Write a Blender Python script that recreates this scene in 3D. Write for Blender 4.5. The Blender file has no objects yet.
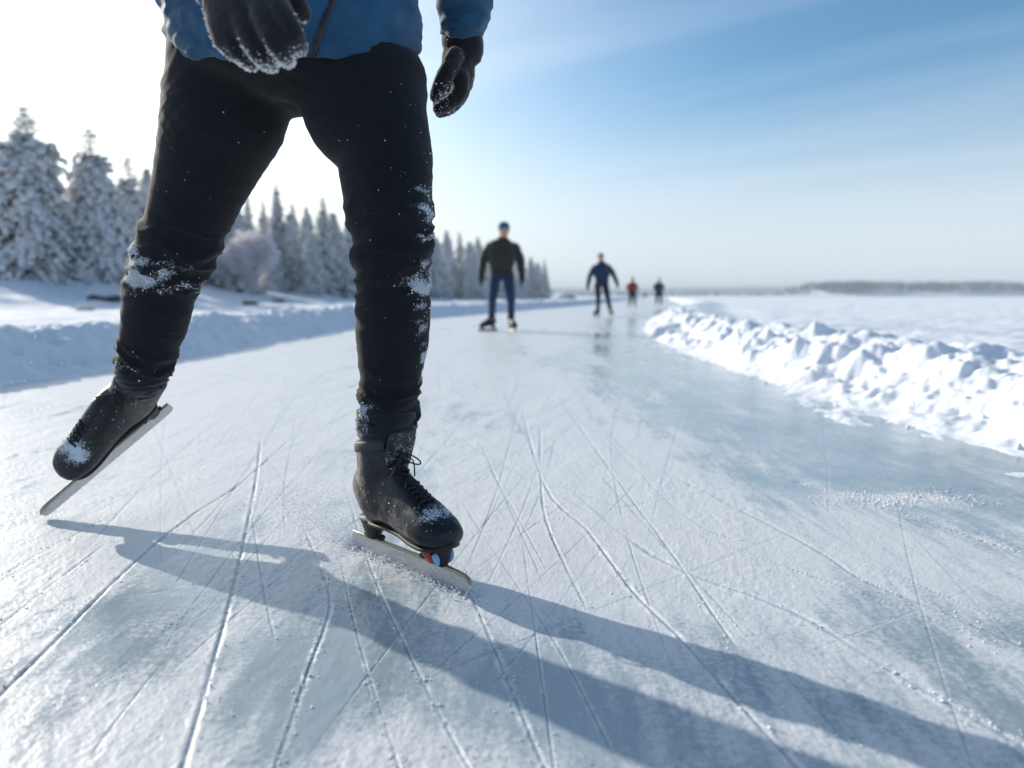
import bpy, math, random
import numpy as np
from mathutils import Vector, Matrix

random.seed(7)
rng = np.random.default_rng(11)
SC = bpy.context.scene
COL = SC.collection
rad = math.radians

# ------------------------------------------------------------------ camera
F_PX = 740.0
CAM_H = 0.55
PITCH = math.atan(88 / F_PX)
cam = bpy.data.cameras.new('camera')
cam.sensor_width = 36.0
cam.lens = 36.0 * F_PX / 1024.0
cam.clip_start = 0.05
cam.clip_end = 9000.0
cam.dof.use_dof = True
cam.dof.focus_distance = 1.52
cam.dof.aperture_fstop = 2.3
camo = bpy.data.objects.new('camera', cam)
COL.objects.link(camo)
camo.location = (0, 0, CAM_H)
camo.rotation_euler = (math.pi / 2 - PITCH, 0, 0)
SC.camera = camo

# ------------------------------------------------------------------ light
SUN_AZ = rad(-50)      # measured from +Y towards +X
SUN_EL = rad(21)
SDIR = Vector((math.sin(SUN_AZ) * math.cos(SUN_EL), math.cos(SUN_AZ) * math.cos(SUN_EL), math.sin(SUN_EL)))
W = bpy.data.worlds.new("World")
SC.world = W
W.use_nodes = True
nt = W.node_tree
nt.nodes.clear()


def N(t, kind, **kw):
    n = t.nodes.new(kind)
    for k, v in kw.items():
        if k.startswith('i_'):
            n.inputs[k[2:]].default_value = v
        else:
            setattr(n, k, v)
    return n


out = N(nt, 'ShaderNodeOutputWorld')
bg = N(nt, 'ShaderNodeBackground')
bg.inputs[1].default_value = 0.095
sky = N(nt, 'ShaderNodeTexSky')
sky.sky_type = 'NISHITA'
sky.sun_disc = False
sky.sun_elevation = SUN_EL
sky.sun_rotation = SUN_AZ
sky.air_density = 1.0
sky.dust_density = 0.5
sky.ozone_density = 5.0
# thin cirrus laid over the sky dome
tc = N(nt, 'ShaderNodeTexCoord')
sep = N(nt, 'ShaderNodeSeparateXYZ')
nt.links.new(tc.outputs['Generated'], sep.inputs[0])
mz = N(nt, 'ShaderNodeMath', operation='ADD'); mz.inputs[1].default_value = 0.12
nt.links.new(sep.outputs['Z'], mz.inputs[0])
dx = N(nt, 'ShaderNodeMath', operation='DIVIDE'); dy = N(nt, 'ShaderNodeMath', operation='DIVIDE')
nt.links.new(sep.outputs['X'], dx.inputs[0]); nt.links.new(mz.outputs[0], dx.inputs[1])
nt.links.new(sep.outputs['Y'], dy.inputs[0]); nt.links.new(mz.outputs[0], dy.inputs[1])
cmb = N(nt, 'ShaderNodeCombineXYZ')
nt.links.new(dx.outputs[0], cmb.inputs[0]); nt.links.new(dy.outputs[0], cmb.inputs[1])
mp = N(nt, 'ShaderNodeMapping', vector_type='TEXTURE')
mp.inputs['Rotation'].default_value = (0, 0, rad(-35))
mp.inputs['Scale'].default_value = (4.5, 0.75, 1)
nt.links.new(cmb.outputs[0], mp.inputs[0])
cn = N(nt, 'ShaderNodeTexNoise'); cn.inputs['Scale'].default_value = 0.8
cn.inputs['Detail'].default_value = 7; cn.inputs['Roughness'].default_value = 0.52
cn.inputs['Distortion'].default_value = 0.5
nt.links.new(mp.outputs[0], cn.inputs[0])
cr = N(nt, 'ShaderNodeMapRange'); cr.interpolation_type = 'SMOOTHSTEP'
cr.inputs[1].default_value = 0.47; cr.inputs[2].default_value = 0.80
cr.inputs[3].default_value = 0.0; cr.inputs[4].default_value = 0.55
nt.links.new(cn.outputs[0], cr.inputs[0])
mixc = N(nt, 'ShaderNodeMixRGB')
nt.links.new(cr.outputs[0], mixc.inputs[0])
tint = N(nt, 'ShaderNodeMixRGB'); tint.blend_type = 'MULTIPLY'
tint.inputs[0].default_value = 1.0; tint.inputs[2].default_value = (0.90, 1.06, 0.98, 1)
nt.links.new(sky.outputs[0], tint.inputs[1])
nt.links.new(tint.outputs[0], mixc.inputs[1])
mixc.inputs[2].default_value = (5.2, 6.0, 6.9, 1)
# pale winter air low over the horizon, and the bright air round the sun
dot = N(nt, 'ShaderNodeVectorMath', operation='DOT_PRODUCT')
nt.links.new(tc.outputs['Generated'], dot.inputs[0]); dot.inputs[1].default_value = tuple(SDIR)
hzf = N(nt, 'ShaderNodeMapRange'); hzf.interpolation_type = 'SMOOTHERSTEP'
for k_, v_ in zip((1, 2, 3, 4), (0.0, 0.31, 0.86, 0.0)): hzf.inputs[k_].default_value = v_
nt.links.new(sep.outputs['Z'], hzf.inputs[0])
mixh = N(nt, 'ShaderNodeMixRGB')
nt.links.new(hzf.outputs[0], mixh.inputs[0]); nt.links.new(mixc.outputs[0], mixh.inputs[1])
mixh.inputs[2].default_value = (5.5, 5.85, 6.35, 1)
glow = N(nt, 'ShaderNodeMapRange'); glow.interpolation_type = 'LINEAR'
for k_, v_ in zip((1, 2, 3, 4), (0.35, 1.0, 0.0, 1.0)): glow.inputs[k_].default_value = v_
nt.links.new(dot.outputs['Value'], glow.inputs[0])
gp_ = N(nt, 'ShaderNodeMath', operation='POWER'); gp_.inputs[1].default_value = 2.6
nt.links.new(glow.outputs[0], gp_.inputs[0])
addg = N(nt, 'ShaderNodeMixRGB'); addg.blend_type = 'ADD'
nt.links.new(gp_.outputs[0], addg.inputs[0]); nt.links.new(mixh.outputs[0], addg.inputs[1])
addg.inputs[2].default_value = (9.5, 8.0, 5.8, 1)
nt.links.new(addg.outputs[0], bg.inputs[0])
nt.links.new(bg.outputs[0], out.inputs[0])

sl = bpy.data.lights.new('sun', 'SUN')
sl.energy = 3.3
sl.angle = rad(0.6)
sl.color = (1.0, 0.91, 0.78)
so = bpy.data.objects.new('sun', sl)
COL.objects.link(so)
so.rotation_euler = SDIR.to_track_quat('Z', 'Y').to_euler()
so.location = (-20, 20, 15)

SC.render.engine = 'CYCLES'
SC.cycles.use_denoising = True
SC.cycles.max_bounces = 7
SC.cycles.diffuse_bounces = 5
SC.cycles.volume_bounces = 0
SC.view_settings.view_transform = 'Standard'
SC.view_settings.look = 'None'
SC.view_settings.exposure = 0.70
SC.view_settings.gamma = 1.0
SC.view_settings.use_curve_mapping = False


# ------------------------------------------------------------------ helpers
def ray(px, py):
    u = (px - 512) / F_PX
    v = (384 - py) / F_PX
    return np.array([u, math.cos(PITCH) + v * math.sin(PITCH), -math.sin(PITCH) + v * math.cos(PITCH)])


def G(px, py, z=0.0):            # ground point measured in the photograph
    d = ray(px, py)
    t = (z - CAM_H) / d[2]
    return d * t + np.array([0, 0, CAM_H])


def P(px, py, Y):                # point measured at the distance Y
    d = ray(px, py)
    return d * (Y / d[1]) + np.array([0, 0, CAM_H])


_pr = np.random.default_rng(5).permutation(256)
_perm = np.concatenate([_pr, _pr, _pr]).astype(np.int64)
_g3 = np.random.default_rng(6).normal(size=(256, 3))
_g3 /= np.linalg.norm(_g3, axis=1)[:, None]


def noise(x, y, z=0.0):
    x = np.asarray(x, float); y = np.asarray(y, float); z = np.asarray(z, float) + 0 * x
    xi = np.floor(x).astype(np.int64); yi = np.floor(y).astype(np.int64); zi = np.floor(z).astype(np.int64)
    xf = x - xi; yf = y - yi; zf = z - zi
    u = xf * xf * xf * (xf * (xf * 6 - 15) + 10)
    v = yf * yf * yf * (yf * (yf * 6 - 15) + 10)
    w = zf * zf * zf * (zf * (zf * 6 - 15) + 10)

    def g(i, j, k):
        h = _perm[_perm[_perm[(xi + i) & 255] + ((yi + j) & 255)] + ((zi + k) & 255)]
        gr = _g3[h]
        return gr[..., 0] * (xf - i) + gr[..., 1] * (yf - j) + gr[..., 2] * (zf - k)
    L = lambda a, b, t: a + (b - a) * t
    flat = (np.ndim(z) == 0) or (not np.any(zf))
    a = L(L(g(0, 0, 0), g(1, 0, 0), u), L(g(0, 1, 0), g(1, 1, 0), u), v)
    if flat:
        return a * 1.6
    b = L(L(g(0, 0, 1), g(1, 0, 1), u), L(g(0, 1, 1), g(1, 1, 1), u), v)
    return L(a, b, w) * 1.6


def fbm(x, y, z=0.0, o=4, gain=0.5):
    s = 0; a = 1.0; k = 1.0; n = 0
    for i in range(o):
        s = s + a * noise(x * k + 17.3 * i, y * k - 9.1 * i, z * k if np.ndim(z) or z else 0.0)
        n += a; a *= gain; k *= 2.03
    return s / n


def sstep(a, b, x):
    t = np.clip((x - a) / (b - a), 0, 1)
    return t * t * (3 - 2 * t)


def tag(o, label=None, cat=None, group=None, kind=None):
    for k, v in (('label', label), ('category', cat), ('group', group), ('kind', kind)):
        if v:
            o[k] = v
    return o


def empty(name, loc=(0, 0, 0), rz=0.0):
    o = bpy.data.objects.new(name, None)
    o.empty_display_size = 0.2
    COL.objects.link(o)
    o.location = loc
    o.rotation_euler = (0, 0, rz)
    return o


def mesh_np(name, V, F4=None, F3=None, smooth=True):
    V = np.asarray(V, np.float32)
    me = bpy.data.meshes.new(name)
    n4 = 0 if F4 is None else len(F4)
    n3 = 0 if F3 is None else len(F3)
    me.vertices.add(len(V))
    me.vertices.foreach_set('co', V.ravel())
    idx = []
    if n4: idx.append(np.asarray(F4, np.int32).ravel())
    if n3: idx.append(np.asarray(F3, np.int32).ravel())
    idx = np.concatenate(idx)
    me.loops.add(len(idx))
    me.loops.foreach_set('vertex_index', idx)
    me.polygons.add(n4 + n3)
    st = np.concatenate([np.arange(n4) * 4, n4 * 4 + np.arange(n3) * 3]).astype(np.int32)
    me.polygons.foreach_set('loop_start', st)
    me.update(calc_edges=True)
    me.validate()
    me.polygons.foreach_set('use_smooth', np.full(n4 + n3, smooth, dtype=bool))
    return me


def link(name, me, mat=None, parent=None):
    o = bpy.data.objects.new(name, me)
    COL.objects.link(o)
    if mat is not None:
        me.materials.clear()
        me.materials.append(mat)
    if parent is not None:
        o.parent = parent
        # geometry is given in world space: undo the parent's own placement
        M = Matrix.Identity(4)
        q = parent
        while q is not None:
            M = q.matrix_basis @ M
            q = q.parent
        if M != Matrix.Identity(4):
            me.transform(M.inverted())
    return o


def co(me):
    a = np.empty(len(me.vertices) * 3, np.float32)
    me.vertices.foreach_get('co', a)
    return a.reshape(-1, 3).astype(float)


def vnorm(me):
    a = np.empty(len(me.vertices) * 3, np.float32)
    me.vertex_normals.foreach_get('vector', a)
    return a.reshape(-1, 3).astype(float)


def setco(me, V):
    me.vertices.foreach_set('co', np.asarray(V, np.float32).ravel())
    me.update()


def attr(me, name, vals):
    at = me.attributes.new(name, 'FLOAT', 'POINT')
    at.data.foreach_set('value', np.asarray(vals, np.float32))


class MB:
    """collects closed pieces"""
    def __init__(self):
        self.V = []; self.F = []; self.T = []; self.n = 0

    def add(self, V, F4=None, F3=None):
        V = np.asarray(V, float)
        if F4 is not None and len(F4): self.F.append(np.asarray(F4) + self.n)
        if F3 is not None and len(F3): self.T.append(np.asarray(F3) + self.n)
        self.V.append(V); self.n += len(V)

    def mesh(self, name, smooth=True):
        return mesh_np(name, np.concatenate(self.V), np.concatenate(self.F) if self.F else None,
                       np.concatenate(self.T) if self.T else None, smooth)

    def build(self, name, mat, parent=None, smooth=True):
        return link(name, self.mesh(name, smooth), mat, parent)

    # swept tube through stations (P, a, b); a is the half width along `lat`, b across
    def tube(self, st, lat=(1, 0, 0), ns=20, sub=6, power=2.0, cap=True):
        Pn = np.array([s[0] for s in st], float)
        A = np.array([s[1] for s in st], float)
        B = np.array([s[2] if len(s) > 2 else s[1] for s in st], float)
        n = len(Pn)
        if sub > 1 and n > 2:
            t = np.linspace(0, n - 1, (n - 1) * sub + 1)
            D = np.column_stack([Pn, A, B])
            i = np.minimum(t.astype(int), n - 2); f = (t - i)[:, None]
            p0 = D[np.maximum(i - 1, 0)]; p1 = D[i]; p2 = D[i + 1]; p3 = D[np.minimum(i + 2, n - 1)]
            R = 0.5 * ((2 * p1) + (-p0 + p2) * f + (2 * p0 - 5 * p1 + 4 * p2 - p3) * f ** 2 + (-p0 + 3 * p1 - 3 * p2 + p3) * f ** 3)
            Pn = R[:, :3]; A = np.maximum(R[:, 3], 1e-4); B = np.maximum(R[:, 4], 1e-4)
        T = np.gradient(Pn, axis=0)
        T /= np.linalg.norm(T, axis=1)[:, None] + 1e-12
        lat = np.asarray(lat, float)
        X = lat[None] - (T @ lat)[:, None] * T
        X /= np.linalg.norm(X, axis=1)[:, None] + 1e-12
        Y = np.cross(T, X)
        ang = np.linspace(0, 2 * math.pi, ns, endpoint=False)
        c = np.cos(ang); s = np.sin(ang)
        c = np.sign(c) * np.abs(c) ** (2 / power); s = np.sign(s) * np.abs(s) ** (2 / power)
        V = Pn[:, None] + X[:, None] * (A[:, None] * c)[..., None] + Y[:, None] * (B[:, None] * s)[..., None]
        m = len(Pn)
        V = V.reshape(-1, 3)
        i = np.arange(m - 1)[:, None] * ns; j = np.arange(ns)[None]
        j2 = (j + 1) % ns
        F = np.stack([i + j, i + j2, i + ns + j2, i + ns + j], -1).reshape(-1, 4)
        T3 = None
        if cap:
            V = np.vstack([V, Pn[0], Pn[-1]])
            c0 = m * ns; c1 = c0 + 1
            jj = np.arange(ns); k2 = (jj + 1) % ns
            T3 = np.vstack([np.stack([np.full(ns, c0), k2, jj], 1), np.stack([np.full(ns, c1), (m - 1) * ns + jj, (m - 1) * ns + k2], 1)])
        self.add(V, F, T3)
        return self

    def ball(self, c, r, rot=None, nu=12, nv=8):
        r = np.asarray(r, float) * np.ones(3)
        V, F, T = ball_np(nu, nv)
        V = V * r
        if rot is not None: V = V @ np.asarray(rot).T
        self.add(V + np.asarray(c), F, T)
        return self

    def box(self, c, s, rot=None):
        V = np.array([[x, y, z] for x in (-1, 1) for y in (-1, 1) for z in (-1, 1)], float) * np.asarray(s) / 2
        if rot is not None: V = V @ np.asarray(rot).T
        F = [[0, 1, 3, 2], [4, 6, 7, 5], [0, 4, 5, 1], [2, 3, 7, 6], [0, 2, 6, 4], [1, 5, 7, 3]]
        self.add(V + np.asarray(c), F)
        return self


_bc = {}


def ball_np(nu, nv):
    if (nu, nv) in _bc: return _bc[(nu, nv)]
    V = [[0, 0, 1]]
    for i in range(1, nv):
        th = math.pi * i / nv
        for j in range(nu):
            a = 2 * math.pi * j / nu
            V.append([math.sin(th) * math.cos(a), math.sin(th) * math.sin(a), math.cos(th)])
    V.append([0, 0, -1])
    F = []; T = []
    for j in range(nu):
        T.append([0, 1 + j, 1 + (j + 1) % nu])
        T.append([len(V) - 1, 1 + (nv - 2) * nu + (j + 1) % nu, 1 + (nv - 2) * nu + j])
    for i in range(nv - 2):
        for j in range(nu):
            a = 1 + i * nu + j; b = 1 + i * nu + (j + 1) % nu
            F.append([a, a + nu, b + nu, b])
    r = (np.array(V, float), np.array(F), np.array(T))
    _bc[(nu, nv)] = r
    return r


def smooth_mesh(me, it=3, lam=0.5):
    V = co(me)
    E = np.empty(len(me.edges) * 2, np.int32)
    me.edges.foreach_get('vertices', E)
    E = E.reshape(-1, 2)
    n = len(V)
    deg = np.bincount(E.ravel(), minlength=n)[:, None] + 1e-9
    for _ in range(it):
        S = np.stack([np.bincount(E[:, 0], V[E[:, 1], k], n) + np.bincount(E[:, 1], V[E[:, 0], k], n) for k in range(3)], 1)
        V = V + lam * (S / deg - V)
    setco(me, V)


def fuse(mb, voxel, it=3, name='m'):
    me = mb.mesh(name)
    o = bpy.data.objects.new('tmp', me)
    COL.objects.link(o)
    m = o.modifiers.new('r', 'REMESH')
    m.mode = 'VOXEL'; m.voxel_size = voxel; m.use_smooth_shade = True
    dg = bpy.context.evaluated_depsgraph_get()
    me2 = bpy.data.meshes.new_from_object(o.evaluated_get(dg))
    bpy.data.objects.remove(o)
    smooth_mesh(me2, it)
    me2.polygons.foreach_set('use_smooth', np.ones(len(me2.polygons), bool))
    me2.name = name
    return me2


# scattered crumbs: many small irregular lumps in one mesh
def crumbs_mesh(pts, sizes, name, flat=0.7, seed=1, nu=5, nv=4):
    r = np.random.default_rng(seed)
    V, F, T = ball_np(nu, nv)
    n = len(pts)
    S = np.asarray(sizes)[:, None] * (0.6 + 0.8 * r.random((n, 3)))
    S[:, 2] *= flat
    a = r.random(n) * 6.28
    jit = 1 + 0.5 * (r.random((n, len(V))) - 0.5)
    VV = V[None] * jit[..., None] * S[:, None]
    x = VV[..., 0] * np.cos(a)[:, None] - VV[..., 1] * np.sin(a)[:, None]
    y = VV[..., 0] * np.sin(a)[:, None] + VV[..., 1] * np.cos(a)[:, None]
    VV = np.stack([x, y, VV[..., 2]], -1) + np.asarray(pts)[:, None]
    off = (np.arange(n) * len(V))[:, None, None]
    return mesh_np(name, VV.reshape(-1, 3), (F[None] + off).reshape(-1, 4), (T[None] + off).reshape(-1, 3), True)


# ------------------------------------------------------------------ materials
def mat(name, base=(0.5, 0.5, 0.5), rough=0.6, metal=0.0, spec=0.5, sheen=0.0):
    m = bpy.data.materials.new(name)
    m.use_nodes = True
    t = m.node_tree
    b = t.nodes['Principled BSDF']
    b.inputs['Base Color'].default_value = (*base, 1)
    b.inputs['Roughness'].default_value = rough
    b.inputs['Metallic'].default_value = metal
    b.inputs['Specular IOR Level'].default_value = spec
    if sheen:
        b.inputs['Sheen Weight'].default_value = sheen
        b.inputs['Sheen Roughness'].default_value = 0.5
    return m, t, b


def bump(t, b, src, strength=0.3, dist=0.002, prev=None):
    n = N(t, 'ShaderNodeBump')
    n.inputs['Strength'].default_value = strength
    n.inputs['Distance'].default_value = dist
    t.links.new(src, n.inputs['Height'])
    if prev is not None: t.links.new(prev, n.inputs['Normal'])
    t.links.new(n.outputs[0], b.inputs['Normal'])
    return n.outputs[0]


def tnoise(t, scale, detail=4, rough=0.55, vec=None, mapscale=None, dist=0.0):
    n = N(t, 'ShaderNodeTexNoise')
    n.inputs['Scale'].default_value = scale
    n.inputs['Detail'].default_value = detail
    n.inputs['Roughness'].default_value = rough
    n.inputs['Distortion'].default_value = dist
    c = N(t, 'ShaderNodeTexCoord')
    src = c.outputs['Object']
    if mapscale:
        m = N(t, 'ShaderNodeMapping'); m.inputs['Scale'].default_value = mapscale
        t.links.new(src, m.inputs[0]); src = m.outputs[0]
    t.links.new(src, n.inputs[0])
    return n.outputs[0]


def ramp(t, src, a, b_, lo=0.0, hi=1.0):
    n = N(t, 'ShaderNodeMapRange'); n.interpolation_type = 'SMOOTHSTEP'
    n.inputs[1].default_value = a; n.inputs[2].default_value = b_
    n.inputs[3].default_value = lo; n.inputs[4].default_value = hi
    t.links.new(src, n.inputs[0])
    return n.outputs[0]


def mix(t, f, c1, c2):
    n = N(t, 'ShaderNodeMixRGB')
    for i, c in ((1, c1), (2, c2)):
        if isinstance(c, tuple): n.inputs[i].default_value = (*c, 1)
        else: t.links.new(c, n.inputs[i])
    if isinstance(f, (int, float)): n.inputs[0].default_value = f
    else: t.links.new(f, n.inputs[0])
    return n.outputs[0]


def math_(t, op, a, b_=None):
    n = N(t, 'ShaderNodeMath', operation=op)
    for i, v in enumerate((a, b_)):
        if v is None: continue
        if isinstance(v, (int, float)): n.inputs[i].default_value = v
        else: t.links.new(v, n.inputs[i])
    return n.outputs[0]


def translucent(t, b, col, fac):
    tr_ = N(t, 'ShaderNodeBsdfTranslucent'); tr_.inputs[0].default_value = (*col, 1)
    ms = N(t, 'ShaderNodeMixShader'); ms.inputs[0].default_value = fac
    o_ = t.nodes['Material Output']
    t.links.new(b.outputs[0], ms.inputs[1]); t.links.new(tr_.outputs[0], ms.inputs[2])
    t.links.new(ms.outputs[0], o_.inputs[0])


# snow on the ground
M_snow, t, b = mat('snow', (0.86, 0.88, 0.92), 0.75, spec=0.3)
c = mix(t, ramp(t, tnoise(t, 3.0, 6), 0.35, 0.7), (0.74, 0.79, 0.86), (0.80, 0.835, 0.88))
t.links.new(c, b.inputs['Base Color'])
nb = bump(t, b, tnoise(t, 9, 8, 0.65), 0.35, 0.025)
nb = bump(t, b, tnoise(t, 160, 3, 0.6), 0.5, 0.004, nb)

M_treesnow, t, b = mat('tree_snow', (0.94, 0.945, 0.955), 0.8, spec=0.2)
bump(t, b, tnoise(t, 14, 5, 0.6), 0.6, 0.05)

M_crumb, t, b = mat('snow_crumbs', (0.88, 0.90, 0.94), 0.45, spec=0.5)

translucent(bpy.data.materials['tree_snow'].node_tree, bpy.data.materials['tree_snow'].node_tree.nodes['Principled BSDF'], (0.95, 0.93, 0.93), .35)

# skating ice: clear ice under scratched frost, carved grooves from the mesh
M_ice, t, b = mat('ice', (0.5, 0.6, 0.66), 0.3, spec=0.5)
af = N(t, 'ShaderNodeAttribute', attribute_name='frost').outputs['Fac']
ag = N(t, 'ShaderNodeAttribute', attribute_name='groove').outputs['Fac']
fine = tnoise(t, 90, 5, 0.7)
streak = tnoise(t, 26, 5, 0.65, mapscale=(1.0, 0.16, 1.0), dist=0.4)
fr = math_(t, 'ADD', af, math_(t, 'MULTIPLY', math_(t, 'SUBTRACT', fine, 0.5), 0.9))
fr = math_(t, 'ADD', fr, math_(t, 'MULTIPLY', math_(t, 'SUBTRACT', streak, 0.5), 0.9))
frost = ramp(t, fr, 0.25, 0.80)
clearc = mix(t, ramp(t, tnoise(t, 1.6, 5), 0.35, 0.7), (0.26, 0.335, 0.385), (0.39, 0.465, 0.52))
icec = mix(t, frost, clearc, (0.66, 0.685, 0.71))
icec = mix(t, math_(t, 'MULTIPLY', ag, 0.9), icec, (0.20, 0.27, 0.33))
aw = N(t, 'ShaderNodeAttribute', attribute_name='ridge').outputs['Fac']
icec = mix(t, math_(t, 'MULTIPLY', aw, ramp(t, tnoise(t, 120, 3, 0.7), 0.35, 0.6)), icec, (0.86, 0.88, 0.91))
t.links.new(icec, b.inputs['Base Color'])
t.links.new(ramp(t, frost, 0.0, 1.0, 0.12, 0.42), b.inputs['Roughness'])
b.inputs['IOR'].default_value = 1.31
spk = ramp(t, tnoise(t, 700, 2, .6), 0.66, 0.72)
t.links.new(mix(t, math_(t, 'MULTIPLY', spk, frost), icec, (0.92, 0.93, 0.95)), b.inputs['Base Color'])
nb = bump(t, b, tnoise(t, 60, 6, 0.7, mapscale=(1.0, 0.5, 1.0)), 0.22, 0.004)
grain = math_(t, 'MULTIPLY', tnoise(t, 420, 3, 0.7), frost)
nb = bump(t, b, grain, 0.45, 0.0012, nb)


def fabric(name, col, rough=0.85, weave=900, sheen=0.3, snowy=True, col2=None):
    m, t, b = mat(name, col, rough, spec=0.25, sheen=sheen)
    col2 = col2 or tuple(min(1, x * 1.6) for x in col)
    c = mix(t, ramp(t, tnoise(t, 9, 5, 0.6), 0.35, 0.75), col, col2)
    if snowy:
        a = N(t, 'ShaderNodeAttribute', attribute_name='snow').outputs['Fac']
        n1 = tnoise(t, 230, 5, 0.75); n2 = tnoise(t, 45, 4, 0.7)
        s = math_(t, 'ADD', math_(t, 'MULTIPLY', n1, 0.55), math_(t, 'MULTIPLY', n2, 0.45))
        s = math_(t, 'ADD', s, math_(t, 'MULTIPLY', a, 0.42))
        f = ramp(t, s, 0.74, 0.90)
        f = math_(t, 'MULTIPLY', f, ramp(t, a, 0.02, 0.2))
        c = mix(t, math_(t, 'MULTIPLY', f, 0.8), c, (0.50, 0.55, 0.62))
    t.links.new(c, b.inputs['Base Color'])
    nb = bump(t, b, tnoise(t, 60, 4, 0.6), 0.25, 0.004)
    bump(t, b, tnoise(t, weave, 2, 0.5), 0.35, 0.0008, nb)
    return m


M_pants = fabric('black_trouser_cloth', (0.0045, 0.0058, 0.009), sheen=0.08, col2=(.006, .008, .012))
M_jacket = fabric('blue_jacket_cloth', (0.009, 0.055, 0.118), 0.75, snowy=False, sheen=0.2)
M_zip, _, _ = mat('zip', (0.008, 0.02, 0.04), 0.5)
M_glove = fabric('black_glove_knit', (0.006, 0.007, 0.009), 0.95, 500)
M_skin, t, b = mat('skin', (0.46, 0.27, 0.19), 0.55)
M_hair, _, _ = mat('hair', (0.03, 0.02, 0.015), 0.7)
M_sock = fabric('black_sock_knit', (0.010, 0.012, 0.016), 0.95, 500)
M_boot, t, b = mat('black_leather', (0.010, 0.012, 0.015), 0.38, spec=0.38)
a = N(t, 'ShaderNodeAttribute', attribute_name='snow').outputs['Fac']
s = math_(t, 'ADD', math_(t, 'MULTIPLY', tnoise(t, 260, 5, 0.75), 0.6), math_(t, 'MULTIPLY', tnoise(t, 60, 4, 0.7), 0.4))
s = math_(t, 'ADD', s, math_(t, 'MULTIPLY', a, 0.40))
f = math_(t, 'MULTIPLY', ramp(t, s, 0.70, 0.82), ramp(t, a, 0.02, 0.2))
t.links.new(mix(t, f, mix(t, ramp(t, tnoise(t, 20, 4), 0.4, 0.7), (0.008, 0.010, 0.014), (0.020, 0.022, 0.026)), (0.55, 0.62, 0.70)), b.inputs['Base Color'])
t.links.new(math_(t, 'ADD', math_(t, 'MULTIPLY', f, 0.3), ramp(t, tnoise(t, 40, 4), 0.3, 0.7, 0.34, 0.55)), b.inputs['Roughness'])
nb = bump(t, b, tnoise(t, 45, 4, 0.6), 0.25, 0.004)
bump(t, b, tnoise(t, 420, 2), 0.25, 0.0006, nb)
M_lace, _, _ = mat('lace', (0.012, 0.013, 0.015), 0.8)
M_grey, _, _ = mat('collar_grey', (0.028, 0.034, 0.038), 0.6)
M_rubber, _, _ = mat('rubber', (0.01, 0.01, 0.011), 0.6)
M_steel, t, b = mat('blade_steel', (0.55, 0.56, 0.56), 0.28, metal=1.0)
t.links.new(ramp(t, tnoise(t, 60, 5, 0.7, mapscale=(1, 1, 4)), 0.3, 0.7, 0.18, 0.5), b.inputs['Roughness'])
fz = ramp(t, tnoise(t, 130, 5, 0.75), 0.57, 0.68)
t.links.new(mix(t, fz, (0.50, 0.51, 0.53), (0.66, 0.71, 0.77)), b.inputs['Base Color'])
t.links.new(math_(t, 'SUBTRACT', 1.0, fz), b.inputs['Metallic'])
bump(t, b, tnoise(t, 200, 5, 0.7), 0.5, 0.002)
M_brass, _, _ = mat('profile_gold', (0.38, 0.35, 0.25), 0.4, metal=0.7)
M_red, _, _ = mat('red_plastic', (0.45, 0.04, 0.015), 0.4)
M_lblue, _, _ = mat('pale_blue_plastic', (0.25, 0.45, 0.70), 0.4)
M_rock, t, b = mat('rock', (0.06, 0.06, 0.065), 0.85)
M_needles, t, b = mat('spruce_needles', (0.045, 0.06, 0.045), 0.8, spec=0.2)
t.links.new(mix(t, ramp(t, tnoise(t, 2.2, 4), 0.35, 0.7), (0.030, 0.045, 0.038), (0.085, 0.085, 0.060)), b.inputs['Base Color'])
M_bark, t, b = mat('bark', (0.075, 0.055, 0.045), 0.9, spec=0.2)
M_twig, t, b = mat('frosted_twigs', (0.80, 0.77, 0.79), 0.85, spec=0.2)
translucent(t, b, (0.80, 0.76, 0.78), .5)

# ------------------------------------------------------------------ the lie of the land
LE = np.array([(-300, -40), (-40, -6), (-10, -3.5), (0, -3.25), (4.4, -3.08), (5.5, -2.92), (6.7, -2.83), (12.8, -2.65), (18.7, -1.95), (28, 0.3), (46, 4.8), (90, 13), (200, 35), (4000, 800)], float)
RE = np.array([(-300, -30), (-40, 1.0), (-10, 1.9), (0, 1.88), (2.5, 1.76), (3.55, 1.66), (5, 1.61), (6.6, 1.62), (9.3, 1.76), (12.1, 2.12), (18.7, 3.5), (28, 6.1), (41, 9.9), (82, 17.5), (200, 42), (4000, 830)], float)


def edge(E, y):
    s = 0
    for k in (-1, 0, 1):
        s = s + np.interp(y + k * 0.06 * np.maximum(np.abs(y), 3), E[:, 0], E[:, 1])
    x = s / 3
    d = 0.5
    sl_ = (np.interp(y + d, E[:, 0], E[:, 1]) - np.interp(y - d, E[:, 0], E[:, 1])) / (2 * d)
    return x, 1 / np.sqrt(1 + sl_ ** 2)


SH = np.array([(-60, -80), (-24, -30), (-17.5, 0), (-15.5, 20), (-14.2, 32), (-12.5, 46), (-9, 62), (-3, 84), (5, 108), (12, 128),
               (6, 150), (-40, 210), (-300, 400), (-900, 300), (-900, -200)], float)


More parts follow.
